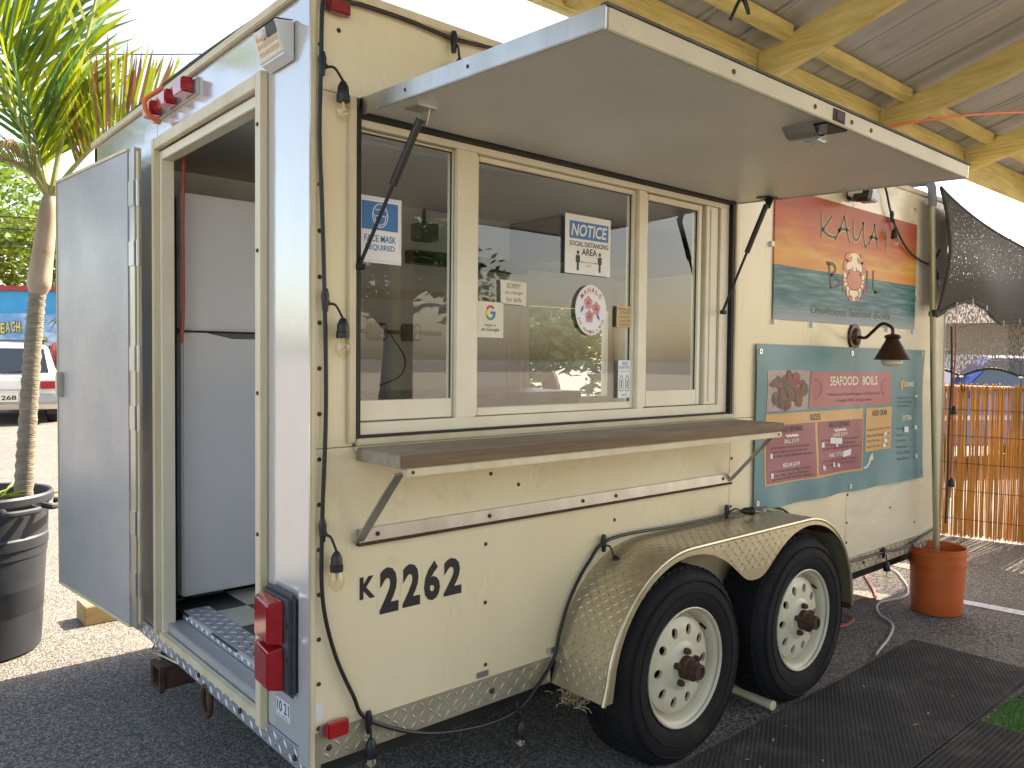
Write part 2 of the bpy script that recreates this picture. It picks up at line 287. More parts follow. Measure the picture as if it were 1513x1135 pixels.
# ------------------------------------------------------------------ mesh helpers
class MB:
    def __init__(s): s.v = []; s.f = []
    def add(s, vs, fs):
        o = len(s.v); s.v += [tuple(v) for v in vs]; s.f += [tuple(i+o for i in f) for f in fs]; return s
    def box(s, x0, x1, y0, y1, z0, z1):
        return s.add([(x, y, z) for x in (x0, x1) for y in (y0, y1) for z in (z0, z1)],
                     [(0, 1, 3, 2), (4, 6, 7, 5), (0, 4, 5, 1), (2, 3, 7, 6), (0, 2, 6, 4), (1, 5, 7, 3)])
    def obox(s, c, ax, ay, az, hx, hy, hz):
        c, ax, ay, az = Vector(c), Vector(ax).normalized(), Vector(ay).normalized(), Vector(az).normalized()
        return s.add([c + ax*hx*i + ay*hy*j + az*hz*k for i in (-1, 1) for j in (-1, 1) for k in (-1, 1)],
                     [(0, 1, 3, 2), (4, 6, 7, 5), (0, 4, 5, 1), (2, 3, 7, 6), (0, 2, 6, 4), (1, 5, 7, 3)])
    def bar(s, a, b, w, h, upv=(0, 0, 1)):
        a, b = Vector(a), Vector(b); d = (b-a); l = d.length; d.normalize()
        sx = d.cross(Vector(upv)); sx = sx.normalized() if sx.length > 1e-4 else Vector((1, 0, 0))
        return s.obox((a+b)/2, d, sx, sx.cross(d), l/2, w/2, h/2)
    def tube(s, pts, r, n=8, cap=True, ends=None):
        pts = [Vector(p) for p in pts]; rings = []; m = len(pts)
        rr = r if isinstance(r, (list, tuple)) else [r]*m
        prev = None
        for i, p in enumerate(pts):
            t = (pts[min(i+1, m-1)] - pts[max(i-1, 0)]).normalized()
            if prev is None:
                a = Vector((0, 0, 1)) if abs(t.z) < .9 else Vector((1, 0, 0)); u = t.cross(a).normalized()
            else:
                u = (prev - t*prev.dot(t)); u = u.normalized() if u.length > 1e-5 else t.cross(Vector((0, 0, 1))).normalized()
            prev = u; w = t.cross(u)
            rings.append([p + (u*math.cos(2*math.pi*k/n) + w*math.sin(2*math.pi*k/n))*rr[i] for k in range(n)])
        vs = [v for q in rings for v in q]
        fs = [(i*n+k, i*n+(k+1) % n, (i+1)*n+(k+1) % n, (i+1)*n+k) for i in range(m-1) for k in range(n)]
        if cap: fs += [tuple(reversed(range(n))), tuple((m-1)*n+k for k in range(n))]
        return s.add(vs, fs)
    def lathe(s, prof, o, axis='z', n=24, closed=False, a0=0, a1=2*math.pi):
        """prof: (radius, height) pairs; axis z, or -y (height runs to -y)"""
        o = Vector(o); full = abs(a1-a0-2*math.pi) < 1e-6; k = n if full else n+1
        vs = []
        for r_, h_ in prof:
            for i in range(k):
                a = a0 + (a1-a0)*i/n
                if axis == 'z': vs.append(o + Vector((r_*math.cos(a), r_*math.sin(a), h_)))
                elif axis == '-y': vs.append(o + Vector((r_*math.cos(a), -h_, r_*math.sin(a))))
                else: vs.append(o + Vector((-h_, r_*math.cos(a), r_*math.sin(a))))
        fs = []
        for j in range(len(prof)-1):
            for i in range(k if full else n):
                fs.append((j*k+i, j*k+(i+1) % k, (j+1)*k+(i+1) % k, (j+1)*k+i))
        return s.add(vs, fs)
    def prism(s, pts, f, t):
        """outline pts (u,v), f(u,v,w) -> world, thickness t"""
        n = len(pts)
        vs = [f(u, v, 0) for u, v in pts] + [f(u, v, t) for u, v in pts]
        return s.add(vs, [tuple(range(n)), tuple(range(2*n-1, n-1, -1))] + [(i, i+n, (i+1) % n+n, (i+1) % n) for i in range(n)])
    def build(s, name, m, parent=None, smooth=False, bevel=0, kind=None, ang=35):
        me = bpy.data.meshes.new(name)
        me.from_pydata(s.v, [], s.f); me.validate()
        bm = bmesh.new(); bm.from_mesh(me)
        bmesh.ops.recalc_face_normals(bm, faces=bm.faces)
        if bevel:
            ed = [e for e in bm.edges if len(e.link_faces) == 2 and e.calc_face_angle(0) > .5]
            bmesh.ops.bevel(bm, geom=ed, offset=bevel, segments=2, affect='EDGES', clamp_overlap=True)
        bm.to_mesh(me); bm.free()
        me.materials.append(m)
        if smooth or bevel:
            me.polygons.foreach_set('use_smooth', [True]*len(me.polygons))
            me.set_sharp_from_angle(angle=R(ang))
        o = bpy.data.objects.new(name, me); col.objects.link(o)
        if parent is not None: adopt(o, parent)
        if kind: o['kind'] = kind
        return o

def wloc(o):
    v = Vector(o.location)
    while o.parent is not None: o = o.parent; v += Vector(o.location)
    return v
def adopt(o, parent):
    o.parent = parent; o.location = Vector(o.location) - wloc(parent)
def tag(o, label, cat, group=None):
    o['label'] = label; o['category'] = cat
    if group: o['group'] = group
    return o
def thing(name, label, cat, loc=(0, 0, 0), group=None):
    o = bpy.data.objects.new(name, None); col.objects.link(o); o.location = loc; o.empty_display_size = .1
    return tag(o, label, cat, group)
def struct(o): o['kind'] = 'structure'; return o
def catmull(pts, k=6):
    P = [Vector(p) for p in pts]; P = [2*P[0]-P[1]] + P + [2*P[-1]-P[-2]]; out = []
    for i in range(1, len(P)-2):
        for j in range(k):
            t = j/k; a, b, c, d = P[i-1:i+3]
            out.append(.5*((2*b) + (c-a)*t + (2*a-5*b+4*c-d)*t*t + (3*b-a-3*c+d)*t**3))
    out.append(P[-2]); return out
def on_side(ox, oz, oy=0.):      # (u,v,w): u to +x, v up, w out of the side wall (-y)
    return lambda u, v, w=0: Vector((ox+u, oy-w, oz+v))
def on_rear(oy, oz, ox=0.):      # u to -y, v up, w out of the rear wall (-x)
    return lambda u, v, w=0: Vector((ox-w, oy-u, oz+v))
def circ(cu, cv, ru, rv, n=24, a0=0, a1=2*math.pi):
    full = abs(a1-a0-2*math.pi) < 1e-6
    return [(cu+ru*math.cos(a0+(a1-a0)*i/(n if full else n-1)), cv+rv*math.sin(a0+(a1-a0)*i/(n if full else n-1))) for i in range(n)]
def stroke(mb, pts, w, f, t=.0008, w2=None):
    """brush stroke: ribbon with changing width"""
    P = [Vector((p[0], p[1])) for p in pts]; n = len(P); L_, R_ = [], []
    for i, p in enumerate(P):
        d = (P[min(i+1, n-1)] - P[max(i-1, 0)]).normalized(); q = Vector((-d.y, d.x))
        ww = (w + ((w2 if w2 is not None else w)-w)*i/max(1, n-1))/2
        L_.append(p+q*ww); R_.append(p-q*ww)
    for i in range(n-1):
        mb.prism([tuple(L_[i]), tuple(L_[i+1]), tuple(R_[i+1]), tuple(R_[i])], f, t)
_tx = {}
def text_mesh(s, bold=0., shear=0.):
    k = (s, bold, shear)
    if k in _tx: return _tx[k]
    cu = bpy.data.curves.new('t', 'FONT'); cu.body = s; cu.offset = bold; cu.shear = shear; cu.resolution_u = 3
    o = bpy.data.objects.new('t', cu); col.objects.link(o)
    bpy.context.view_layer.update()
    me = bpy.data.meshes.new_from_object(o.evaluated_get(bpy.context.evaluated_depsgraph_get()))
    V = [tuple(v.co) for v in me.vertices]; F = [tuple(p.vertices) for p in me.polygons]
    bpy.data.objects.remove(o); bpy.data.curves.remove(cu); bpy.data.meshes.remove(me)
    _tx[k] = (V, F); return V, F
def text(mb, s, f, u0, u1, v0, v1, w=.001, bold=0., shear=0.):
    V, F = text_mesh(s, bold, shear)
    x0, x1 = min(v[0] for v in V), max(v[0] for v in V); y0, y1 = min(v[1] for v in V), max(v[1] for v in V)
    mb.add([f(u0+(v[0]-x0)/(x1-x0)*(u1-u0), v0+(v[1]-y0)/(y1-y0)*(v1-v0), w) for v in V], F)
def lugs(mb, f, us, vs, ln=.026, wd=.009, h=.0022, p=.0):
    """raised diamond-plate treads, alternating slant"""
    for i, u in enumerate(us):
        for j, v in enumerate(vs):
            s = 1 if (i+j) % 2 else -1
            a = math.radians(45*s); du, dv = math.cos(a)*ln/2, math.sin(a)*ln/2; pu, pv = -math.sin(a)*wd/2, math.cos(a)*wd/2
            P = [(u-du, v-dv), (u+pu, v+pv), (u+du, v+dv), (u-pu, v-pv)]
            mb.add([f(a_, b_, p) for a_, b_ in P] + [f(u-du*.3, v-dv*.3, p+h), f(u+du*.3, v+dv*.3, p+h)],
                   [(0, 1, 4), (1, 5, 4), (1, 2, 5), (2, 3, 5), (3, 4, 5), (3, 0, 4)])
def frange(a, b, st):
    n = max(1, int(round((b-a)/st))); return [a+(b-a)*(i+.5)/n for i in range(n)]

# ------------------------------------------------------------------ ground
g = MB(); n = 60; e = 400
g.add([(-e, -e, 0), (e, -e, 0), (e, e, 0), (-e, e, 0)], [(0, 1, 2, 3)])
struct(g.build('parking_lot_ground', ASPH))
c_ = MB(); c_.add([(-60, -60, .004), (60, -60, .004), (60, -6.6, .004), (-60, -6.6, .004)], [(0, 1, 2, 3)])
struct(c_.build('added_bounce_pavement', mat('pale_bounce_ground', (.46, .41, .33), (.38, .34, .27), rough=.9, ns=1.5)))  # pale ground added behind the viewer to bounce sunlight onto the trailer wall
ln = MB(); ln.obox((4.16, -.75, .004), (.12, -1, 0), (1, .12, 0), (0, 0, 1), .85, .045, .0015)
struct(ln.build('painted_parking_line', LINEP))

# ------------------------------------------------------------------ food trailer
LT, WT, Z0, ZT = 4.08, 2.11, .33, 2.35
T = thing('food_trailer', 'cream food trailer with open serving hatch, wooden counter and K2262 lettering', 'trailer', (2.04, 1.05, 0))
# side wall, sheet by sheet (2 mm joints)
def panel(x0, x1, z0, z1, m=PAINT): return MB().box(x0, x1, 0, .035, z0, z1).build('side_panel', m, T, bevel=.0015)
panel(.012, 1.879, .40, 1.164); panel(.012, .121, 1.166, 2.088); panel(.012, 1.897, 2.090, 2.335)
panel(1.881, 2.899, .40, 1.164); panel(1.899, 2.899, 1.166, 2.335); panel(2.901, 4.068, .40, 2.335, WAVY)
MB().box(.02, 4.06, .035, .05, .38, 1.18).box(.02, .13, .035, .05, 1.18, 2.3).box(1.89, 4.06, .035, .05, 1.18, 2.3).box(.02, 4.06, .035, .05, 2.07, 2.3).build('inner_lining', INWALL, T)
# skirts of tread plate, with raised treads
f = on_side(0, 0, -.003)
MB().box(0, .862, -.003, .03, .333, .418).build('skirt', SKIRT, T, bevel=.001)
MB().box(2.50, 4.07, -.003, .03, .335, .418).build('skirt', SKIRT, T, bevel=.001)
lg = MB(); lugs(lg, f, frange(.03, .85, .03), frange(.338, .415, .026), ln=.03); lugs(lg, f, frange(2.92, 4.06, .03), frange(.338, .415, .026), ln=.03)
lg.build('skirt_treads', SKIRT, T, kind='stuff')
# corner posts and roof edge
MB().box(-.004, .012, -.006, .012, .30, 2.345).build('corner_trim', TRIM, T, bevel=.003)
MB().box(-.008, -.0035, -.002, .055, .33, 2.34).build('corner_trim', REARW, T, bevel=.001)
MB().box(4.066, 4.082, -.006, .012, .33, 2.345).build('corner_trim', ALU, T, bevel=.003)
MB().box(-.012, 4.09, -.010, .03, 2.335, 2.362).build('roof_trim', TRIM, T, bevel=.003)
MB().box(-.014, .03, .031, 2.115, 2.335, 2.362).build('roof_trim', TRIM, T, bevel=.003)
rf = MB(); nn = 14
ys_ = [0, .07, .15, .25, .35, .45, .55, .7, .85, 1.05, 1.25, 1.4, 1.6, 1.8, 2.0, WT]; xs_ = [0, .75, 1.45, 2.45, 3.15, LT]
for a, b in zip(ys_, ys_[1:]):                           # slightly crowned roof, with two openings added to let daylight inside
    za, zb = 2.355+.035*math.sin(math.pi*a/WT), 2.355+.035*math.sin(math.pi*b/WT)
    for k_, (xa, xb) in enumerate(zip(xs_, xs_[1:])):
        if k_ in (1, 3) and a >= .14 and b <= .56: continue
        rf.add([(xa, a, za), (xb, a, za), (xb, b, zb), (xa, b, zb)], [(0, 1, 2, 3)])
rf.build('roof', REARW, T, smooth=True)
FILL_LID = mat('translucent_fill_lid', (.8, .8, .78), rough=.4, transl=.8)  # translucent lids added over unseen roof openings to brighten the interior
VX = [(.75, 1.45), (2.45, 3.15)]
c_ = MB()
for a, b_ in ((.03, .75), (1.45, 2.45), (3.15, LT-.02)): c_.box(a, b_, .05, 2.07, 2.285, 2.30)
for a, b_ in VX: c_.box(a, b_, .05, .15, 2.285, 2.30).box(a, b_, .55, 2.07, 2.285, 2.30)
c_.build('ceiling', INCEIL, T)
for a, b_ in VX:
    MB().box(a, b_, .15, .55, 2.425, 2.435).build('fill_light_lid', FILL_LID, T, bevel=.003)
    MB().box(a-.01, a, .14, .56, 2.29, 2.43).box(b_, b_+.01, .14, .56, 2.29, 2.43).box(a, b_, .14, .15, 2.29, 2.43).box(a, b_, .55, .56, 2.29, 2.43).build('fill_light_curb', VINYL, T)
# far and front walls
fw_ = MB(); fw_.box(0, 2.60, 2.07, WT, .33, 2.34).box(3.42, LT, 2.07, WT, .33, 2.34).box(2.60, 3.42, 2.07, WT, .33, 1.12).box(2.60, 3.42, 2.07, WT, 1.78, 2.34)
fw_.build('far_wall', INWALL, T)
MB().box(LT-.03, LT, .036, 2.069, .33, 2.34).build('front_wall', PAINT, T)
w_ = MB(); w_.box(2.58, 2.62, 2.055, 2.12, 1.10, 1.80).box(3.40, 3.44, 2.055, 2.12, 1.10, 1.80).box(2.62, 3.40, 2.055, 2.12, 1.10, 1.14).box(2.62, 3.40, 2.055, 2.12, 1.76, 1.80)
fwin = w_.build('far_window', VINYL, T)
MB().box(2.62, 3.40, 2.085, 2.09, 1.14, 1.76).build('pane', GLASS, fwin)
# chassis
MB().box(.05, 4.0, .10, .16, .24, .36).box(.05, 4.0, 1.95, 2.01, .24, .36).box(.05, 4.05, .03, 2.08, .36, .40).build('chassis', DARK, T)
# rear wall
MB().box(0, .035, .013, .262, .362, 2.333).build('rear_panel', REARW, T, bevel=.0015)
MB().box(0, .035, 1.222, WT, .362, 2.333).build('rear_panel', REARW, T, bevel=.0015)
MB().box(0, .035, .264, 1.220, 2.195, 2.333).build('rear_panel', REARW, T, bevel=.0015)
MB().box(-.004, .04, .02, 2.10, .300, .360).build('rear_skirt', PLATEB, T, bevel=.002)
lg = MB(); lugs(lg, on_rear(0, 0, -.004), [-y for y in frange(.03, 2.09, .032)], frange(.303, .358, .027), ln=.03); lg.build('rear_skirt_treads', PLATEB, T, kind='stuff')
# doorway: frame, jamb, sill, tread-plate floor
fr = MB()
fr.box(-.022, .0, .262, .300, .345, 2.196).box(-.022, 0, 1.196, 1.224, .362, 2.196).box(-.021, 0, .301, 1.195, 2.155, 2.195)
fr.build('door_frame', TRIM, T, bevel=.002)
fr = MB(); fr.box(-.001, .045, .286, .312, .34, 2.15).box(-.001, .045, 1.178, 1.205, .34, 2.15).box(.0, .045, .313, 1.177, 2.118, 2.150)
fr.build('door_jamb', VINYL, T, bevel=.002)
MB().box(-.010, .012, .30, 1.196, .345, .372).build('door_sill', TRIM, T, bevel=.002)
MB().box(.016, .0755, .30, 1.196, .33, .402).build('sill_plate', LEAFIN, T, bevel=.003)
MB().box(.076, .178, .30, 1.20, .33, .434).build('threshold_plate', PLATEB, T, bevel=.004)
lg = MB(); lugs(lg, lambda u, v, w=0: Vector((u, v, .434+w)), frange(.082, .178, .030), frange(.31, 1.19, .030), ln=.03, h=.003)
lugs(lg, on_rear(0, 0, .076), [-y for y in frange(.31, 1.19, .026)], [.418], ln=.026, h=.003)
lg.build('threshold_treads', PLATEB, T, kind='stuff')
MB().box(.10, 4.05, .05, 2.07, .40, .425).build('floor', DARK, T)
tl = {}; TS = .2286
for i in range(17):
    for j in range(9):
        x0, y0 = .0714+TS*i, .895+TS*(j-4)
        if x0+TS > 4.06 or y0 < .03 or y0+TS > 2.08: continue
        key = (i+j) % 2
        if key not in tl:
            o = MB().box(0, TS-.0015, 0, TS-.0015, 0, .006).build('floor_tile', TILEB if key else TILEW, T, bevel=.001); tl[key] = o
        else:
            o = tl[key].copy(); col.objects.link(o); o.parent = T
        o.location = Vector((x0, y0, .4245)) - Vector(T.location)
# rear door leaf, folded back against the rear wall
hx, hy, ex, ey = -.045, 1.262, -.120, 2.140
d_ = Vector((ex-hx, ey-hy, 0)); wl = d_.length; d_.normalize(); nrm = Vector((-d_.y, d_.x, 0))   # nrm points to -x
if nrm.x > 0: nrm = -nrm
def leafbox(mb, u0, u1, z0, z1, t0, t1):
    c = Vector((hx, hy, 0)) + d_*(u0+u1)/2 + nrm*(t0+t1)/2; c.z = (z0+z1)/2
    return mb.obox(c, d_, nrm, (0, 0, 1), (u1-u0)/2, abs(t1-t0)/2, (z1-z0)/2)
door = leafbox(MB(), .055, wl-.008, .385, 2.160, 0, .03).build('door', LEAFIN, T, bevel=.002)
leafbox(MB(), 0, .055, .375, 2.168, .0, .026).build('hinge_stile', ALU, door, bevel=.002)
k = MB(); leafbox(k, wl-.008, wl, .372, 2.172, -.004, .034); leafbox(k, .055, wl-.008, .372, .385, -.004, .034); leafbox(k, .055, wl-.008, 2.160, 2.172, -.004, .034)
k.build('edge_trim', TRIM, door, bevel=.001)
for z in (2.0, 1.78, 1.39, 1.17, .775, .545):
    h = MB(); leafbox(h, -.004, .045, z-.045, z+.045, .026, .031)
    p = Vector((hx, hy, z)) + d_*-.008 + nrm*.016
    h.tube([p-Vector((0, 0, .048)), p+Vector((0, 0, .048))], .0085, 10)
    h.build('hinge', ALU, door, smooth=True)
p = Vector((hx, hy, 0)) - d_*.008 + nrm*.016
MB().tube([(p.x, p.y, .40), (p.x, p.y, 2.15)], .0055, 8).build('hinge_rod', TRIM, door, smooth=True)
k = MB(); leafbox(k, wl-.075, wl-.045, 1.215, 1.325, .03, .055); leafbox(k, wl-.045, wl-.005, 1.24, 1.30, .03, .04)
k.build('latch', ALU, door, bevel=.003)
# tail lamp
tlmp = MB().box(-.028, 0, .062, .245, .495, .772).build('tail_light', BEZEL, T, bevel=.012)
for z0, z1 in ((.633, .755), (.508, .629)):
    b = MB(); f = on_rear(.225, 0, -.026)
    b.add([f(0, z0), f(.125, z0), f(.125, z1), f(0, z1), f(.006, z0+.006, .034), f(.115, z0+.01, .046), f(.115, z1-.01, .046), f(.006, z1-.006, .034)],
          [(0, 1, 2, 3), (4, 7, 6, 5), (0, 4, 5, 1), (1, 5, 6, 2), (2, 6, 7, 3), (3, 7, 4, 0)])
    b.build('lens', REDL, tlmp, bevel=.005)
s_ = MB()
for z in (.60, .69): s_.lathe([(.006, 0), (.006, .003), (0, .004)], (-.028, .082, z), '-x', 8)
s_.build('screw', SCREW, tlmp)
# marker lamps
for (x0, x1, z0, z1, y) in ((.034, .096, .404, .446, -.003), (.036, .096, 2.283, 2.318, 0)):
    mk = MB().box(x0-.012, x1+.012, y-.006, y, z0+.006, z1-.006).build('marker_lamp', ALU, T, bevel=.002)
    MB().box(x0, x1, y-.028, y-.006, z0, z1).build('lens', REDL if z0 < 1 else REDD, mk, bevel=.004)
cl = MB().box(-.012, 0, .79, 1.25, 2.262, 2.318).build('centre_lamp_bar', ALU, T, bevel=.002)
for y in (.80, .965, 1.13):
    MB().prism([(0, 0), (.085, 0), (.075, .012), (.075, .038), (.085, .05), (0, .05), (-.01, .025)], on_rear(y+.09, 2.265, -.012), .04).build('lens', REDL, cl, bevel=.004)
# door-corner sticker 10 21
st = MB().prism([(0, 0), (.085, 0), (.085, .052), (0, .052)], on_rear(.205, .405, -.0005), .0006).build('inspection_sticker', LAMIN, T)
b = MB(); text(b, '10 21', on_rear(.205, .405, -.0005), .006, .079, .016, .047, .0012, .008); text(b, 'SAFETY INSPECTION', on_rear(.205, .405, -.0005), .008, .077, .004, .009, .0012)
b.build('lettering', BLACKP, st)
# registration letters: five separate vinyl squares
boxes = [('K', .136, .196, .738, .815), ('2', .199, .272, .686, .829), ('2', .274, .345, .689, .826), ('6', .347, .415, .692, .823), ('2', .417, .494, .694, .820)]
for ch, x0, x1, z0, z1 in boxes:
    q = MB().prism([(x0, z0), (x1, z0), (x1, z1), (x0, z1)], on_side(0, 0), .0006).build('vinyl_digit', PAINT, T)
    b = MB(); text(b, ch, on_side(0, 0), x0+.006, x1-.005, z0+.008, z1-.007, .0014, .042 if ch == 'K' else .044); b.build('lettering', BLACKP, q)
# screws along the seams
s_ = MB()
P = [(.022, .43+.118*i) for i in range(16)] + [(.714, 1.006), (.582, .835), (.582, .654), (.585, .46), (1.172, .835), (.60, 1.05)]
P += [(1.893, z) for z in (.50, .62, .80, 1.0, 1.08)] + [(2.912, z) for z in (.5, .6, .74, .86, 1.3, 1.45)] + [(3.4, .62), (3.72, .5), (1.15, 1.09), (.107, 1.25), (.107, 1.75), (.107, 2.05), (3.62, 2.25), (.075, 2.25)]
for x, z in P: s_.lathe([(.0062, 0), (.0062, .002), (.003, .0045), (0, .0045)], (x, 0, z), '-y', 8)
for x, z in ((.05, .372), (.61, .372), (3.1, .37), (3.7, .37)): s_.lathe([(.009, .003), (.009, .006), (.004, .009), (0, .009)], (x, 0, z), '-y', 8)
for y in (.08, .45, .80, 1.5): s_.lathe([(.009, .003), (.009, .007), (.004, .009), (0, .009)], (-.002, y, .33), '-x', 8)
for z in (.5, .9, 1.3, 1.7, 2.05): s_.lathe([(.006, 0), (.006, .003), (0, .004)], (-.022, .281, z), '-x', 8)
s_.build('screws', SCREW, T, kind='stuff')
for x, z in ((.55, .425), (.845, .43)):
    MB().box(x, x+.045, -.004, 0, z, z+.018).build('clearance_tab', ALU, T)
MB().box(.012, .034, -.003, 0, .455, .50).build('clearance_tab', LAMIN, T)

# ---- serving window
WX0, WX1, WZ0, WZ1 = .128, 1.878, 1.19, 2.066
tr = MB(); tr.box(.100, .124, -.012, .0, 1.175, 2.088).box(1.882, 1.906, -.012, 0, 1.175, 2.055).build('opening_trim', TRIM, T, bevel=.003)
tr = MB(); tr.box(.124, 1.882, -.016, .0, 1.168, 1.186).box(.120, 1.886, -.010, .0, 1.150, 1.166).build('opening_trim', TRIM, T, bevel=.003)
sl_ = MB(); sl_.box(.125, .140, -.006, .045, 1.186, 2.06).box(1.866, 1.881, -.006, .045, 1.186, 2.06).box(.125, 1.881, -.008, .045, 2.042, 2.066).box(.125, 1.881, -.002, .045, 1.1865, 1.192)
sl_.build('hatch_seal', SEAL, T)
W = MB(); W.box(.141, 1.865, .012, .07, 1.193, 1.226).box(.141, 1.865, .012, .07, 2.022, 2.041).box(1.805, 1.865, .012, .07, 1.226, 2.022).box(.141, .150, .012, .07, 1.226, 2.022)
win = W.build('window_frame', VINYL, T, bevel=.002)
for xa, xb in ((.474, .553), (1.302, 1.345)): MB().box(xa, xb, .016, .066, 1.226, 2.022).build('mullion', VINYL, win, bevel=.003)
def sash(x0, x1, z0, z1, y, fw0, fwb, gl):
    s = MB(); s.box(x0, x0+fw0, y, y+.03, z0, z1).box(x1-fw0, x1, y, y+.03, z0, z1).box(x0+fw0, x1-fw0, y, y+.03, z0, z0+fwb).box(x0+fw0, x1-fw0, y, y+.03, z1-fw0, z1)
    o = s.build('sash', VINYL, win, bevel=.002)
    MB().box(x0+fw0, x1-fw0, y+.012, y+.016, z0+fwb, z1-fw0).build('pane', GLASS, win)
    b = MB(); r_ = .003
    b.box(x0+fw0, x0+fw0+r_, y+.008, y+.012, z0+fwb, z1-fw0).box(x1-fw0-r_, x1-fw0, y+.008, y+.012, z0+fwb, z1-fw0).box(x0+fw0, x1-fw0, y+.0085, y+.0115, z1-fw0-r_, z1-fw0)
    b.build('glazing_bead', BLACK, win)
sash(.150, .473, 1.230, 2.018, .028, .004, .055, 1)
sash(.554, 1.301, 1.228, 2.020, .032, .016, .024, 1)
sash(1.346, 1.700, 1.230, 2.018, .028, .022, .058, 1)
MB().box(1.72, 1.800, .02, .05, 1.228, 2.02).build('track', VINYL, win, bevel=.003)
MB().box(1.745, 1.751, .017, .022, 1.24, 2.01).build('track_groove', TRIM, win)

# ---- hatch flap held open by gas struts
HY, HZ0, HZ1 = -.872, 2.066, 2.030            # outer edge y, mid heights at hinge and outer edge
hd = Vector((0, HY+.012, HZ1-HZ0)).normalized(); hn = Vector((0, hd.z, -hd.y))      # hn: up
def hp(x, s, w): return Vector((x, -.012, HZ0)) + hd*s + hn*w
HL = (Vector((0, HY, HZ1)) - Vector((0, -.012, HZ0))).length
def hbox(mb, x0, x1, s0, s1, w0, w1):
    return mb.obox((hp(x0, s0, w0)+hp(x1, s1, w1))/2, (1, 0, 0), hd, hn, (x1-x0)/2, (s1-s0)/2, (w1-w0)/2)
hatch = hbox(MB(), .148, 1.894, .008, HL-.008, -.016, .018).build('service_hatch', HATCH, T)
for xa, xb in ((.138, .147), (1.895, 1.904)): b = MB(); hbox(b, xa, xb, 0, HL, -.020, .024); b.build('side_rim', ALU, hatch, bevel=.002)
b = MB(); hbox(b, .1475, 1.8945, HL-.007, HL+.001, -.020, .022); b.build('front_rim', RIMC, hatch, bevel=.002)
b = MB(); hbox(b, .140, 1.902, HL-.012, HL+.004, .022, .028); b.build('rim_cap', HEM, hatch)
b = MB(); hbox(b, .138, 1.904, -.012, .008, -.01, .024); b.build('hinge_strip', SEAL, hatch)
b = MB(); hbox(b, .99, 1.05, HL+.001, HL+.003, -.014, .016); b.build('rusty_lock_hole', RUST, hatch)
b = MB(); hbox(b, 1.005, 1.04, HL+.003, HL+.0045, -.009, .011); b.build('lock_hole', SEAL, hatch)
b = MB()
for x in (.55, .90, 1.09, 1.20): b.lathe([(.006, 0), (.006, .002), (0, .003)], hp(x, HL+.001, .0), '-y', 8)
for s in (.2, .45): b.add([hp(.137, s, -.002), hp(.137, s+.008, -.002), hp(.137, s+.008, .006), hp(.137, s, .006)], [(0, 1, 2, 3)])
b.build('rim_screws', SCREW, hatch, kind='stuff')
# paddle latch on the underside
b = MB(); hbox(b, .985, 1.095, HL-.125, HL-.01, -.021, -.016); lt = b.build('paddle_latch', BLACK, hatch, bevel=.002)
b = MB()
for i in range(8):
    t0, t1 = i/8, (i+1)/8
    g0, g1 = -.022-.028*math.sin(t0*2.6), -.022-.028*math.sin(t1*2.6)
    b.add([hp(.945+.075*t0, HL-.115, g0), hp(.945+.075*t1, HL-.115, g1), hp(.945+.075*t1, HL-.03, g1), hp(.945+.075*t0, HL-.03, g0)], [(0, 1, 2, 3)])
b.build('latch_paddle', STEEL, hatch, smooth=True)
b = MB(); hbox(b, 1.035, 1.085, HL-.105, HL-.06, -.045, -.021); b.build('latch_bolt', CHROME, hatch, bevel=.003)
for xw, xs, yw, zw in ((.134, .215, -.006, 1.645), (1.800, 1.842, -.006, 1.60)):
    top = hp(xs, .16, -.045); low = Vector((xw, yw, zw)); mid = low + (top-low)*.56
    st = MB().tube([mid, top], .0105, 12).build('gas_strut', BLACK, hatch, smooth=True)
    MB().tube([low, mid], .0052, 8).build('strut_rod', SEAL, hatch, smooth=True)
    b = MB(); hbox(b, xs-.028, xs+.03, .13, .19, -.021, -.016)
    b.prism([(-.02, 0), (.022, 0), (.006, -.04), (-.006, -.04)], lambda u, v, w, xs=xs: hp(xs+.014+w, .16+u, -.018+v), .003)
    b.build('strut_bracket', ALU if xs < 1 else BLACK, hatch)
    b = MB(); b.tube([low+Vector((-.012, -.004, 0)), low+Vector((.012, -.004, 0))], .009, 8); b.build('strut_joint', BLACK, hatch, smooth=True)

# ---- wooden counter shelf
ctr = MB().box(.128, 1.912, -.222, -.001, 1.128, 1.162).build('counter_shelf', WOOD, T, bevel=.003)
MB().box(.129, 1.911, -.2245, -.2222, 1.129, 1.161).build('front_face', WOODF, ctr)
MB().box(.145, 1.905, -.2205, -.200, 1.106, 1.1275).build('front_rail', TRIM, ctr, bevel=.002)
MB().box(.131, 1.875, -.014, 0, .905, .942).build('wall_rail', ALU, ctr, bevel=.002)
MB().box(.131, 1.875, -.018, 0, .897, .9045).build('rail_rust_edge', RUST, ctr)
for x in (.135, 1.865):
    MB().bar((x, -.006, .905), (x, -.205, 1.115), .028, .006, (0, 1, 1)).build('bracket', ALU, ctr, bevel=.001)
s_ = MB()
for x in (.19, .585, .995, 1.163, 1.815): s_.lathe([(.0065, .014), (.0065, .017), (0, .019)], (x, 0, .924), '-y', 8)
for x in (.165, 1.88): s_.lathe([(.0045, .2205), (.0045, .223), (0, .224)], (x, 0, 1.117), '-y', 8)
s_.build('shelf_screws', SCREW, ctr, kind='stuff')

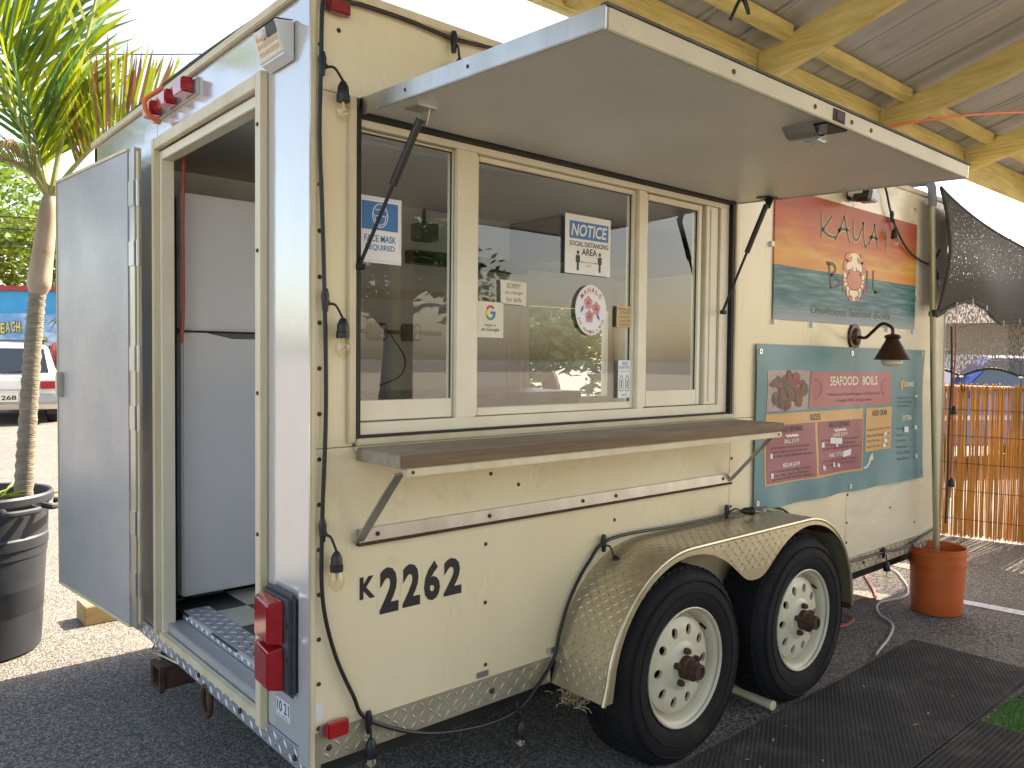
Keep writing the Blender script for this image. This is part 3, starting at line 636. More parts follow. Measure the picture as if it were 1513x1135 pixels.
# ---- fender over both wheels
C1, C2, CZ, FR, AR, FY = 1.306, 2.10, .335, .425, .398, -.24
prof = [(C1-FR-.015, .33)] + [(C1-FR*math.cos(a), CZ+FR*math.sin(a)) for a in [R(8+82*i/14) for i in range(15)]]
prof += [(C1+(C2-C1)*i/8, CZ+FR) for i in range(1, 8)] + [(C2+(FR-.035)*math.sin(a), CZ+FR*math.cos(a)) for a in [R(90*i/14) for i in range(15)]] + [(C2+FR-.03, .33)]
fd = MB(); m_ = len(prof)
vs = [(x, -.001, z) for x, z in prof] + [(x, FY, z) for x, z in prof] + [(x, -.001, z-.006) for x, z in prof] + [(x, FY, z-.006) for x, z in prof]
fd.add([v for v in vs[:2*m_]], [(i, i+1, i+1+m_, i+m_) for i in range(m_-1)])
fender = fd.build('fender', PLATE, T, smooth=True, ang=60)
# outer face: strip from the top profile down to the wheel arches, with a dip between the wheels
def arch_low(x):
    lo = []
    for c in (C1, C2):
        if abs(x-c) < AR: lo.append(CZ+math.sqrt(AR*AR-(x-c)**2))
    z = max(lo) if lo else .33
    return z
def top_z(x):
    for i in range(m_-1):
        if prof[i][0] <= x <= prof[i+1][0] and prof[i+1][0] > prof[i][0]:
            t = (x-prof[i][0])/(prof[i+1][0]-prof[i][0]); return prof[i][1]+t*(prof[i+1][1]-prof[i][1])
    return .33
xs = [prof[0][0]+(prof[-1][0]-prof[0][0])*i/90 for i in range(91)]
fa = MB(); va = []
for x in xs:
    lo = arch_low(x)
    if C1 < x < C2: lo = .580+.034*math.log(1+math.exp((lo-.580)/.034))     # rounded lobe between the arches
    hi = max(top_z(x), lo+.002); va += [(x, FY-.001, hi), (x, FY-.001, min(lo, hi-.001))]
fa.add(va, [(2*i, 2*i+1, 2*i+3, 2*i+2) for i in range(90)])
fa.build('fender_face', PLATE, fender)
# rolled outer edge
MB().tube([(x, FY+.004, z-.004) for x, z in prof], .008, 8).build('rolled_edge', PLATE, fender, smooth=True)
cum = [0]
for i in range(1, m_): cum.append(cum[-1]+math.hypot(prof[i][0]-prof[i-1][0], prof[i][1]-prof[i-1][1]))
def on_fender(u, v, w=0):
    u = min(max(u, 0), cum[-1]-1e-6); i = max(j for j in range(m_-1) if cum[j] <= u); t = (u-cum[i])/(cum[i+1]-cum[i])
    (xa, za), (xb, zb) = prof[i], prof[i+1]; dx, dz = xb-xa, zb-za; l = math.hypot(dx, dz)
    return Vector((xa+dx*t-dz/l*w, v, za+dz*t+dx/l*w))
lg = MB(); lugs(lg, on_fender, frange(.02, cum[-1]-.02, .023), frange(-.23, -.012, .0215), ln=.023, wd=.0065, h=.0016)
f = on_side(0, 0, FY-.001)
for i, x in enumerate(frange(C1-.05, C2+.05, .023)):
    for j, z in enumerate(frange(.60, .752, .022)):
        if z > arch_low(x)+.016 and z < top_z(x)-.012 and (abs(x-(C1+C2)/2) > .13 or z > .62):
            lugs(lg, (lambda u, v, w=0, sg_=(1 if (i+j) % 2 else -1), x=x: f(x+sg_*(u-x), v, w)), [x], [z], ln=.024, wd=.0065, h=.002)
lg.build('fender_treads', PLATE, fender, kind='stuff')
# inner wheel well
MB().lathe([(.41, 0), (.41, .22)], (C2, -.004, CZ), '-y', 24, a0=R(-5), a1=R(100)).build('well_liner', RUST, fender, smooth=True)

# ---- wheels
def wheel(cx):
    wy, wz = -.02, .338                     # inner face y; outer face near y = -.225
    w = thing('w', '', ''); del w['label'], w['category']; w.name = 'wheel'; w.location = (cx, wy, 0); adopt(w, T)
    o = (cx, wy, wz)
    t = MB()
    pr = [(.205, .005), (.235, -.004), (.285, -.012), (.318, .004), (.336, .022), (.342, .045), (.343, .10), (.342, .155), (.336, .182), (.320, .200), (.290, .212), (.250, .213), (.222, .205), (.206, .196)]
    t.lathe(pr, o, '-y', 48)
    t.v = [(x, y, max(z, .001)) for x, y, z in t.v]
    ty = t.build('tyre', RUBBER, w, smooth=True, ang=60)
    b = MB()                                # tread blocks around the circumference, sidewall ribs
    for i in range(60):
        a = 2*math.pi*i/60
        for y0, y1, off in ((.03, .075, 0), (.08, .125, .5), (.13, .175, 0)):
            aa = a+off*2*math.pi/60
            c = Vector((cx+.3425*math.cos(aa), wy-(y0+y1)/2, wz+.3425*math.sin(aa)))
            if c.z < .02: continue
            b.obox(c, (math.cos(aa), 0, math.sin(aa)), (0, 1, 0), (-math.sin(aa), 0, math.cos(aa)), .004, (y1-y0)/2, .0125)
    b.build('tread_blocks', RUBBER, w, kind='stuff')
    b = MB()
    for r_ in (.262, .302): b.lathe([(r_-.003, .2115), (r_, .216), (r_+.003, .2095)], o, '-y', 48)
    b.build('sidewall_ribs', RUBBER, w, smooth=True)
    r = MB(); r.lathe([(.164, .166), (.172, .148), (.178, .148), (.182, .160), (.186, .180), (.192, .190), (.205, .196), (.209, .205), (.205, .208), (.199, .200)], o, '-y', 48)
    # disc with ten round hand holes
    def dp(rr, a): return Vector((cx+rr*math.cos(a), wy-(.184-.10*max(0, rr-.09)-.35*max(0, rr-.14)), wz+rr*math.sin(a)))
    for kx in range(10):
        a0 = 2*math.pi*kx/10; hn_ = 20; rc, rh = .126, .0165; r0, r1, da = .086, .166, math.pi/10
        inner, outer = [], []
        for q in range(hn_):
            th = 2*math.pi*q/hn_; cxx, syy = math.cos(th), math.sin(th)
            # direction: radial cxx, tangential syy
            rr, tt = rc+rh*1.15*cxx, rh*.95*syy
            inner.append((rr, a0+tt/rc))
            s = min((r1-rc)/cxx if cxx > 1e-6 else 9, (rc-r0)/-cxx if cxx < -1e-6 else 9, (da*rc)/abs(syy) if abs(syy) > 1e-6 else 9)
            outer.append((rc+s*cxx, a0+s*syy/rc))
        vs = [dp(*p) for p in inner] + [dp(*p) for p in outer] + [dp(*p)+Vector((0, .012, 0)) for p in inner]
        fs = [(q, (q+1) % hn_, (q+1) % hn_+hn_, q+hn_) for q in range(hn_)] + [(q, q+2*hn_, (q+1) % hn_+2*hn_, (q+1) % hn_) for q in range(hn_)]
        # sector corners
        r.add(vs, fs)
        for s1, s2 in ((1, 1), (1, -1), (-1, 1), (-1, -1)):
            rr = r1 if s1 > 0 else r0; th0 = math.atan2(da*rc, (rr-rc)) if s1 > 0 else math.atan2(da*rc, rr-rc)
            cand = sorted(range(hn_), key=lambda q: abs(math.atan2(math.sin(2*math.pi*q/hn_-s2*abs(th0)), math.cos(2*math.pi*q/hn_-s2*abs(th0)))))[:2]
            r.add([dp(*outer[cand[0]]), dp(*outer[cand[1]]), dp(rr, a0+s2*da)], [(0, 1, 2)])
    r.lathe([(.030, .196), (.070, .196), (.080, .186), (.087, .1838)], o, '-y', 40)
    rm = r.build('rim', RIM, w, smooth=True, ang=40)
    MB().lathe([(.0, .12), (.15, .12), (.15, .05), (0, .05)], o, '-y', 32).build('brake_drum', DARK, w)
    h = MB().lathe([(.041, .185), (.040, .215), (.033, .221), (.031, .243), (.027, .247), (.0265, .262), (.018, .264), (.016, .257), (0, .257)], o, '-y', 20)
    hb = h.build('hub', RUST, w, smooth=True)
    for kx in range(5):
        a = R(18+72*kx); c = (cx+.057*math.cos(a), wy, wz+.057*math.sin(a))
        MB().lathe([(.0115, .194), (.0115, .210), (.008, .218), (0, .219)], c, '-y', 6).build('lug_nut', RUST, w)
    a = R(38); c = Vector((cx+.180*math.cos(a), wy-.155, wz+.180*math.sin(a)))
    MB().tube([c, c+Vector((-.012*math.cos(a), -.03, -.012*math.sin(a)))], .005, 8).build('valve_stem', BLACK, w, smooth=True)
    return w
wheel(C1); wheel(C2)
MB().tube([(C1, -.1, .335), (C1, 2.2, .335)], .03, 10).tube([(C2, -.1, .335), (C2, 2.2, .335)], .03, 10).build('axles', DARK, T, smooth=True)
fx = []
for cx in (C1, C2):
    t = MB(); t.lathe([(.20, -.11), (.30, -.115), (.341, -.08), (.343, 0), (.341, .08), (.30, .115), (.20, .11), (.20, -.11)], (cx, 2.2, .343), '-y', 32)
    t.build('far_tyre', RUBBER, T, smooth=True, ang=60)
# hitch receiver and tow ring under the rear
hr = MB()
for z in (.215, .287): hr.box(-.06, .40, 1.03, 1.115, z, z+.008)
for y in (1.03, 1.107): hr.box(-.06, .40, y, y+.008, .223, .287)
hr.build('hitch_receiver', RUST, T, bevel=.001)
MB().box(-.062, -.045, 1.022, 1.123, .207, .214).box(-.062, -.045, 1.022, 1.123, .296, .302).box(-.062, -.045, 1.0215, 1.029, .214, .296).box(-.062, -.045, 1.1155, 1.1235, .214, .296).build('receiver_collar', RUST, T)
ring = [(0.0, .74+.034*math.cos(a), .262+.05*math.sin(a)) for a in [2*math.pi*i/20 for i in range(21)]]
MB().tube(ring, .010, 8, cap=False).build('tow_ring', RUST, T, smooth=True)
ring = [(.01, 1.19+.026*math.cos(a), .265+.05*math.sin(a)) for a in [2*math.pi*i/20 for i in range(21)]]
MB().tube(ring, .008, 8, cap=False).build('tow_ring', RUST, T, smooth=True)
MB().tube(catmull([(.0, 1.28, .30), (-.02, 1.25, .285), (-.02, 1.15, .30), (.0, 1.0, .305)]), .004, 6).build('wiring', GALV, T, smooth=True)
# ---- fittings inside
ins = MB(); ins.box(1.64, 2.54, 1.98, 2.069, 1.955, 2.03); ins.build('knife_rail', BLACK, T, bevel=.004)
for x in (1.44, 1.67):
    q = MB().box(x-.06, x+.06, 2.02, 2.069, 1.50, 1.60).build('socket_box', GREYAP, T, bevel=.01)
    b = MB()
    for zz in (1.527, 1.573): b.lathe([(.017, .05), (.017, .053), (0, .053)], (x+.03, 2.069, zz), '-y', 12)
    b.build('socket_face', LAMIN, q)
MB().tube([(1.1, 2.055, 1.55), (1.9, 2.055, 1.55)], .012, 8).build('conduit', GREYAP, T, smooth=True)
MB().tube(catmull([(1.52, 2.02, 1.53), (1.60, 2.0, 1.40), (1.57, 2.0, 1.30), (1.42, 1.98, 1.245)]), .004, 6).build('appliance_cord', BLACK, T, smooth=True)
MB().box(1.68, 1.80, 1.95, 2.069, 2.09, 2.19).tube([(1.75, 2.03, 2.19), (1.75, 2.03, 2.285)], .012, 8).build('ceiling_speaker', GREYAP, T, bevel=.006)
MB().box(.85, 2.50, 1.45, 2.069, 1.18, 1.215).box(.85, 2.5, 1.47, 2.069, .432, 1.18).build('steel_worktop', STEEL, T, bevel=.003)
MB().box(2.45, 4.04, 1.62, 2.069, 2.0, 2.28).build('range_hood', GREYAP, T, bevel=.004)
MB().box(3.46, 4.04, .9, 2.05, .432, 1.98).build('tall_cabinet', CAB, T, bevel=.004)
cbd = MB().box(2.15, 3.2, .08, .45, .432, 1.15).build('serving_cabinet', CAB, T, bevel=.004)
MB().box(.6, 2.1, .075, .40, 1.12, 1.15).build('inner_counter', STEEL, T, bevel=.003)
MB().box(2.44, 2.53, 2.04, 2.068, .43, 2.0).build('wall_batten', VINYL, T, bevel=.003)
MB().box(.86, 2.42, 2.05, 2.069, 1.74, 1.80).build('wall_batten', VINYL, T, bevel=.003)
b = MB(); b.bar((.55, 1.0, 2.278), (1.7, 1.0, 2.278), .09, .02); b.build('ceiling_light_strip', WHITEAP, T, bevel=.004)

# ------------------------------------------------------------------ refrigerator seen through the doorway
FRG = thing('refrigerator', 'tall white top-freezer refrigerator standing inside the open doorway', 'refrigerator', (.46, 1.62, .432))
MB().box(.102, .82, 1.335, 1.98, .452, 2.025).build('cabinet', GREYAP, FRG, bevel=.006)
fdz = MB().box(.100, .822, 1.27, 1.333, 1.502, 2.03).build('freezer_door', WHITEAP, FRG, bevel=.009)
fz = MB(); f = lambda u, v, w=0: Vector((.100+u, 1.27+w, .462+v))
fz.prism([(0, 0), (.722, 0), (.722, 1.01), (.20, 1.01), (.14, 1.022), (.10, 1.031), (0, 1.031)], f, .063)
fz.build('fridge_door', WHITEAP, FRG, bevel=.007)
MB().box(.23, .822, 1.283, 1.333, 1.474, 1.494).build('door_handle_recess', GREYAP, FRG)
MB().box(.103, .135, 1.262, 1.28, 1.4935, 1.5015).build('door_hinge', BLACK, FRG)
for x in (.15, .77): MB().lathe([(.018, 0), (.018, .022)], (x, 1.36, .432), 'z', 10).lathe([(.018, 0), (0, 0)], (x, 1.36, .4325), 'z', 10).build('foot', BLACK, FRG)
hose = tag(MB().tube(catmull([(.085, 1.19, 2.28), (.082, 1.20, 1.9), (.088, 1.215, 1.6), (.08, 1.21, 1.45)]), .007, 8).build('red_extension_cord', CABLER, smooth=True), 'red cord hanging inside the doorway beside the refrigerator', 'cord')

# ------------------------------------------------------------------ notices on the serving window (on the glass, 6 mm proud of the panes)
PY = .034
def paper(name, label, cat, pts, m, y=PY): return tag(MB().prism(pts, on_side(0, 0, y), .0008).build(name, m), label, cat)
def rect(x0, x1, z0, z1): return [(x0, z0), (x1, z0), (x1, z1), (x0, z1)]
F0 = on_side(0, 0, PY)
# face mask notice
q = paper('face_mask_notice', 'laminated blue and white face mask required notice on the left sash', 'notice', rect(.152, .292, 1.664, 1.846), LAMIN)
MB().prism(rect(.160, .284, 1.674, 1.836), F0, .0014).build('sheet', WHITEP, q)
MB().prism(rect(.164, .280, 1.755, 1.832), F0, .002).build('blue_field', BLUEP, q)
b = MB()
hd_ = circ(.222, 1.795, .024, .032, 28)
for i in range(28): stroke(b, [hd_[i], hd_[(i+1) % 28]], .0022, F0, .0026)
stroke(b, [(.200, 1.80), (.205, 1.792), (.222, 1.797), (.239, 1.792), (.244, 1.80)], .0022, F0, .0026)
stroke(b, [(.204, 1.79), (.208, 1.775), (.222, 1.768), (.236, 1.775), (.240, 1.79)], .0022, F0, .0026)
stroke(b, [(.206, 1.81), (.222, 1.812), (.238, 1.81)], .0018, F0, .0026)
b.build('mask_symbol', WHITEP, q)
b = MB(); text(b, 'FACE MASK', F0, .172, .274, 1.722, 1.741, .0022, .012); b.build('lettering', BLUEP, q); b = MB(); text(b, 'REQUIRED', F0, .176, .270, 1.697, 1.715, .0022, .012); b.build('lettering', BLUEP, q)
# social distancing notice
q = paper('distancing_notice', 'white NOTICE social distancing area sign with blue header on the middle pane', 'notice', rect(.942, 1.168, 1.696, 1.896), WHITEP)
MB().prism(rect(.962, 1.156, 1.815, 1.874), F0, .0014).build('blue_header', BLUEP, q)
b = MB(); text(b, 'NOTICE', F0, .970, 1.148, 1.824, 1.866, .002, .02, .18); b.build('header_lettering', WHITEP, q)
b = MB(); text(b, 'SOCIAL DISTANCING', F0, .962, 1.156, 1.790, 1.807, .0014, .015); b.build('lettering', BLACKP, q); b = MB(); text(b, 'AREA', F0, 1.022, 1.098, 1.762, 1.785, .0014, .02); b.build('lettering', BLACKP, q)
for x in (1.004, 1.113):
    b = MB(); b.prism(circ(x, 1.769, .006, .007, 12), F0, .0014); b.prism([(x-.010, 1.760), (x+.010, 1.760), (x+.010, 1.735), (x+.005, 1.735), (x+.005, 1.708), (x-.005, 1.708), (x-.005, 1.735), (x-.010, 1.735)], F0, .0014); b.build('figure_symbol', BLACKP, q)
b = MB(); stroke(b, [(1.022, 1.738), (1.096, 1.738)], .002, F0, .0014); b.prism([(1.018, 1.738), (1.026, 1.742), (1.026, 1.734)], F0, .0014); b.prism([(1.100, 1.738), (1.092, 1.734), (1.092, 1.742)], F0, .0014)
text(b, '6 FT', F0, 1.048, 1.07, 1.722, 1.730, .0014, .01); b.build('distance_arrow', REDP, q)
# handwritten note
q = paper('handwritten_note', 'small cream handwritten SORRY note taped above the review card', 'note', [(.662, 1.578), (.768, 1.575), (.770, 1.648), (.660, 1.652)], NOTEP)
for t_, ua, ub, va, vb in (('SORRY', .685, .745, 1.627, 1.643), ('no change', .678, .752, 1.605, 1.62), ('for bills', .684, .748, 1.584, 1.599)):
    b = MB(); text(b, t_, F0, ua, ub, va, vb, .0014, 0, .2); b.build('lettering', INK, q)
# review card
q = paper('review_card', 'white square review card with a multicoloured G on the middle pane', 'card', rect(.567, .673, 1.469, 1.580), NOTEP)
def arcp(a0, a1): return [(.620+.0165*math.cos(R(a)), 1.546+.0195*math.sin(R(a))) for a in [a0+(a1-a0)*i/8 for i in range(9)]]
for nm, m_c, a0, a1 in (('red_arc', GRED, 40, 150), ('yellow_arc', GYEL, 150, 210), ('green_arc', GGRN, 210, 310)):
    b = MB(); stroke(b, arcp(a0, a1), .0085, F0, .0014); b.build(nm, m_c, q)
b = MB(); stroke(b, arcp(310, 362), .0085, F0, .0014); stroke(b, [(.620, 1.546), (.6405, 1.546)], .0085, F0, .0015); b.build('blue_arc', GBLUE, q)
b = MB(); text(b, 'review us', F0, .598, .642, 1.504, 1.512, .0014, .005); b.build('lettering', BLACKP, q); b = MB(); text(b, 'on Google', F0, .584, .656, 1.486, 1.500, .0014, .008); b.build('lettering', BLACKP, q)
# round thank-you sticker
q = paper('flower_sticker', 'oval white MAHALO sticker with pink hibiscus flowers on the middle pane', 'sticker', circ(1.073, 1.575, .078, .087, 40), WHITEP)
b = MB()
for cx_, cz_ in ((1.058, 1.600), (1.098, 1.582), (1.064, 1.553)):
    for i in range(5):
        a = R(90+72*i); b.prism(circ(cx_+.013*math.cos(a), cz_+.014*math.sin(a), .0095, .0105, 12), F0, .0014)
b.build('flowers', PINKP, q)
b = MB(); 
for cx_, cz_ in ((1.058, 1.600), (1.098, 1.582), (1.064, 1.553)): b.prism(circ(cx_, cz_, .004, .0045, 10), F0, .002)
b.build('flower_centres', REDP, q, kind='stuff')
for ch, a in zip('MAHALO', [138, 120, 101, 82, 63, 45]):
    c = (1.073+.062*math.cos(R(a)), 1.575+.070*math.sin(R(a))); t = R(a-90)
    fr_ = lambda u, v, w=0, c=c, t=t: F0(c[0]+u*math.cos(t)-v*math.sin(t), c[1]+u*math.sin(t)+v*math.cos(t), w)
    b = MB(); text(b, ch, fr_, -.007, .007, -.008, .009, .0015, .02); b.build('printed_letter', REDP, q)
for i, ch in enumerate('FOR WEARING A MASK'):
    if ch == ' ': continue
    a = 205+7.6*i; c = (1.073+.068*math.cos(R(a)), 1.575+.076*math.sin(R(a))); t = R(a+90)
    fr_ = lambda u, v, w=0, c=c, t=t: F0(c[0]+u*math.cos(t)-v*math.sin(t), c[1]+u*math.sin(t)+v*math.cos(t), w)
    b = MB(); text(b, ch, fr_, -.0035, .0035, -.005, .006, .0015, .012); b.build('printed_letter', REDP, q)
b = MB()
for u, v, a in ((1.028, 1.578, 60), (1.108, 1.553, -50)): b.prism([(u+.016*math.cos(R(a)), v+.016*math.sin(R(a))), (u-.007*math.sin(R(a)), v+.007*math.cos(R(a))), (u-.016*math.cos(R(a)), v-.016*math.sin(R(a))), (u+.007*math.sin(R(a)), v-.007*math.cos(R(a)))], F0, .0014)
b.build('leaves', BLUEP, q)
q = paper('buff_note', 'small buff handwritten follow us note at the mullion edge of the middle pane', 'note', rect(1.207, 1.289, 1.522, 1.598), BUFF)
for i, t in enumerate(('follow us', 'on', 'social', 'media', 'thanks')):
    b = MB(); text(b, t, F0, 1.214+.008*(i % 2), 1.280-.006*(i % 3), 1.583-.014*i, 1.593-.014*i, .0014, .0, .15); b.build('lettering', INK, q)
q = paper('utensil_card', 'narrow white upon request only card low on the middle pane', 'card', rect(1.219, 1.286, 1.266, 1.402), WHITEP)
for t_, ua, ub, va, vb in (('UPON', 1.238, 1.268, 1.385, 1.396), ('REQUEST ONLY', 1.224, 1.281, 1.370, 1.382), ('utensils napkins straws', 1.226, 1.28, 1.360, 1.365), ('50 FT', 1.24, 1.266, 1.272, 1.281)):
    b = MB(); text(b, t_, F0, ua, ub, va, vb, .0014, .01); b.build('lettering', BLUEP, q)
b = MB()
for x in (1.236, 1.268):
    o_ = [(x-.010, 1.292), (x-.010, 1.325), (x-.004, 1.346), (x+.004, 1.346), (x+.010, 1.325), (x+.010, 1.292)]
    for i in range(6): stroke(b, [o_[i], o_[(i+1) % 6]], .002, F0, .0014)
    stroke(b, [(x, 1.30), (x, 1.33)], .004, F0, .0014)
b.build('drawing', BLACKP, q)

# ------------------------------------------------------------------ sign board KAUA'I BOIL
sg = thing('sign_board', "orange sunset and sea sign board reading KAUA'I BOIL with a red crab", 'sign', (2.9, -.004, 1.59))
MB().box(2.178, 3.640, -.007, -.0005, 1.588, 2.165).build('board', SUNSET, sg, bevel=.001)
sf = on_side(2.178, 1.588, -.0072)
SW, SH = 1.462, .577
def U(px, py):      # position on the board as a share of its width and height
    return (px*SW, py*SH)
strokes = {      # metres from the board's lower left corner
 'K': [[(.398, .512), (.399, .459), (.399, .394)], [(.497, .505), (.440, .453), (.409, .431)], [(.408, .434), (.471, .412), (.539, .409)]],
 'A': [[(.535, .399), (.582, .458), (.621, .524)], [(.621, .524), (.644, .465), (.683, .395)], [(.560, .444), (.613, .458), (.672, .459)]],
 'U': [[(.714, .507), (.713, .458), (.735, .420), (.770, .430), (.801, .475), (.820, .516)], [(.820, .516), (.826, .447), (.849, .391), (.864, .412)]],
 'A2': [[(.885, .414), (.925, .473), (.944, .523)], [(.944, .523), (.960, .461), (.986, .394)], [(.891, .450), (.938, .451), (.987, .450)]],
 "'": [[(1.034, .515), (1.024, .485)]],
 'I': [[(1.071, .482), (1.077, .442), (1.079, .398)]],
 'B': [[(.477, .282), (.492, .228), (.505, .168)], [(.455, .282), (.522, .280), (.546, .262), (.531, .242), (.497, .228)], [(.497, .228), (.555, .221), (.590, .198), (.565, .180), (.500, .168)]],
 'I2': [[(.872, .279), (.874, .226), (.874, .175)]],
 'L': [[(.940, .284), (.943, .223), (.958, .180), (.984, .174)], [(.958, .177), (1.002, .179), (1.040, .191)]]}
b, hl = MB(), MB()
for nm, sts in strokes.items():
    for s in sts:
        pts = [tuple(v)[:2] for v in catmull([(*p, 0) for p in s], 5)]
        stroke(hl, pts, .027, sf, .0004, .022); stroke(b, pts, .0175, sf, .0012, .012)
    if nm in ('K', 'A', 'U', 'A2', "'", 'I'): hl.build('letter_halo', HALO, sg)
    b.build('brush_letter', GREYTX, sg); b, hl = MB(), MB()
for t_, ua, ub in (('Onolicious', .32, .66), ('Seafood', .69, .93), ('Boils', .96, 1.15)):
    b = MB(); text(b, t_, sf, ua, ub, .040, .078, .001, .0, .2); b.build('tagline', GREYTX, sg)
# crab emblem
cu, cv = .737, .226
hal, cr, ou = MB(), MB(), MB()
hal.prism(circ(cu, cv+.01, .108, .118, 30), sf, .0006)
_sf = sf; sf = lambda u, v, w=0: _sf(cu+(u-cu)*1.28, cv+(v-cv)*.70, w)
body = [(-.050, .045), (-.030, .062), (-.012, .050), (.012, .050), (.030, .062), (.050, .045), (.058, .0), (.040, -.055), (.018, -.072), (-.018, -.072), (-.040, -.055), (-.058, 0)]
cr.prism([(cu+u, cv+v) for u, v in body], sf, .0016); ou.prism([(cu+u*1.1, cv+v*1.1) for u, v in body], sf, .0012)
for s in (-1, 1):
    arm = [tuple(v)[:2] for v in catmull([(cu+s*.045, cv+.03, 0), (cu+s*.078, cv+.065, 0), (cu+s*.075, cv+.105, 0), (cu+s*.055, cv+.125, 0)], 5)]
    stroke(ou, arm, .024, sf, .0012, .028); stroke(cr, arm, .017, sf, .0016, .022)
    claw = [(s*.030, .115), (s*.062, .112), (s*.078, .135), (s*.070, .165), (s*.042, .182), (s*.052, .155), (s*.040, .140), (s*.024, .160), (s*.022, .135)]
    ou.prism([(cu+u*1.06-s*.002, cv+.003+v*1.03-.006) for u, v in claw], sf, .0012); cr.prism([(cu+u, cv+v) for u, v in claw], sf, .0016)
    for k_, (a, b_, c) in enumerate((((.050, -.01), (.088, .0), (.100, -.06)), ((.048, -.028), (.082, -.025), (.088, -.095)), ((.040, -.045), (.066, -.06), (.058, -.125)))):
        leg = [(cu+s*a[0], cv+a[1]), (cu+s*b_[0], cv+b_[1]), (cu+s*c[0], cv+c[1])]
        stroke(ou, leg, .016, sf, .0011, .008); stroke(cr, leg, .010, sf, .0015, .004)
    pad = circ(cu+s*.026, cv-.135, .018, .016, 14); cr.prism(pad, sf, .0016); stroke(cr, [(cu+s*.03, cv-.07), (cu+s*.042, cv-.10), (cu+s*.03, cv-.13)], .010, sf, .0016)
    stroke(ou, [(cu+s*.014, cv+.05), (cu+s*.018, cv+.08)], .005, sf, .0014)
sf = _sf
hal.build('emblem_halo', PALEHALO, sg); ou.build('emblem_outline', GREYTX, sg); cr.build('crab_emblem', CRABM, sg)
b = MB()
for x, z in ((2.19, 1.565), (2.52, 1.562), (3.30, 1.565), (3.62, 1.562), (2.160, 1.90), (3.655, 1.75)): b.box(x-.010, x+.010, -.012, 0, z, z+.022)
b.build('mounting_clips', LAMIN, sg, kind='stuff')

# ------------------------------------------------------------------ menu banner (vinyl, gently rippled)
mb_ = thing('menu_banner', 'teal vinyl menu banner headed SEAFOOD BOILS hanging below the sunset sign', 'banner', (2.9, -.01, .75))
BX0, BX1 = 2.048, 3.770
def bz(u, v):     # u,v in 0..1 -> x, z of the slightly skewed banner
    return (BX0+(BX1-BX0)*u, (.765-.012*u)*(1-v)+(1.478-.004*u)*v)
def brip(u, v): return .0125+.0045*math.sin(u*23+v*4)*math.sin(v*5+1)+.004*math.sin(u*9-v*7)+.008*math.exp(-((u-.545)/.02)**2)*(1-abs(v-.5))+ .012*(1-v)**6*math.sin(u*14)**2
bn = MB(); nu, nv = 90, 36
bn.add([(bz(i/nu, j/nv)[0], -brip(i/nu, j/nv), bz(i/nu, j/nv)[1]) for j in range(nv+1) for i in range(nu+1)],
       [(j*(nu+1)+i, j*(nu+1)+i+1, (j+1)*(nu+1)+i+1, (j+1)*(nu+1)+i) for j in range(nv) for i in range(nu)])
bn.build('banner_sheet', TEAL, mb_, smooth=True)
def bf(u, v, w=0):
    x, z = bz(u, v); return Vector((x, -brip(u, v)-w, z))
def brect(mb, u0, u1, v0, v1, w, n=14, m=8, skew=0):
    mb.add([bf(u0+(u1-u0)*i/n, v0+(v1-v0)*j/m+skew*(i/n), w) for j in range(m+1) for i in range(n+1)],
           [(j*(n+1)+i, j*(n+1)+i+1, (j+1)*(n+1)+i+1, (j+1)*(n+1)+i) for j in range(m) for i in range(n)])
def bblock(name, m, *a, **k): b = MB(); brect(b, *a, **k); return b.build(name, m, mb_, smooth=True)
bblock('food_picture', FOODB, .044, .257, .590, .842, .0012)
bblock('heading_block', ROSE, .264, .752, .597, .830, .0012, n=24)
bblock('sizes_block', OCHRE, .043, .566, .138, .574, .0012, n=24)
bblock('single_block', MAROON, .052, .295, .146, .502, .0024)
bblock('multi_block', MAROON, .309, .557, .152, .503, .0024)
bblock('crab_block', OCHRE, .586, .765, .262, .574, .0012)
rng = random.Random(3)
b1, b2 = MB(), MB()
for i in range(60):
    a, rr_ = rng.uniform(0, 6.28), rng.random()**.6; u, v = .151+.086*rr_*math.cos(a), .716+.10*rr_*math.sin(a); ru, rv = .008+.014*rng.random(), .014+.03*rng.random()
    k = 10; w = .002+.0004*i/10
    mbx = b1 if i % 2 else b2
    mbx.add([bf(u+ru*math.cos(2*math.pi*q/k), v+rv*math.sin(2*math.pi*q/k), w) for q in range(k)], [tuple(range(k))])
b1.build('food_picture_red', FOOD1, mb_, kind='stuff'); b2.build('food_picture_dark', FOOD2, mb_, kind='stuff')
def bt(m, s_, u0, u1, v0, v1, w, bold=0.):
    b = MB(); text(b, s_, bf, u0, u1, v0, v1, w, bold); b.build('printed_line', m, mb_)
bt(CREAMP, 'SEAFOOD  BOILS', .369, .652, .738, .802, .0022, .025)
bt(DARKP, "Your choice of Kauai Shrimp or EZ Peel Shrimp,", .357, .668, .664, .690, .0022); bt(DARKP, 'A Regular, Mild, or Spicy sauce', .408, .613, .622, .648, .0022)
bt(DARKP, 'SIZES', .269, .323, .517, .556, .0022, .02); bt(DARKP, 'SINGLE SERVING', .100, .231, .455, .490, .0034, .015); bt(DARKP, 'MULTI-SERVING', .367, .486, .458, .495, .0034, .015)
bt(DARKP, 'ADD CRAB', .621, .726, .515, .556, .0022, .02)
bt(CREAMP, 'SMALL $15.99', .137, .209, .380, .410, .0034, .02); bt(CREAMP, 'MEDIUM $24.99', .132, .214, .230, .262, .0034, .02)
bt(CREAMP, 'LARGE $39.99', .387, .471, .390, .422, .0034, .02); bt(CREAMP, 'FAMILY STYLE $59.99', .364, .495, .255, .290, .0034, .02)
bt(CREAMP, 'DRINKS', .841, .913, .718, .756, .0022, .02); bt(CREAMP, 'EXTRA', .845, .913, .462, .499, .0022, .02)
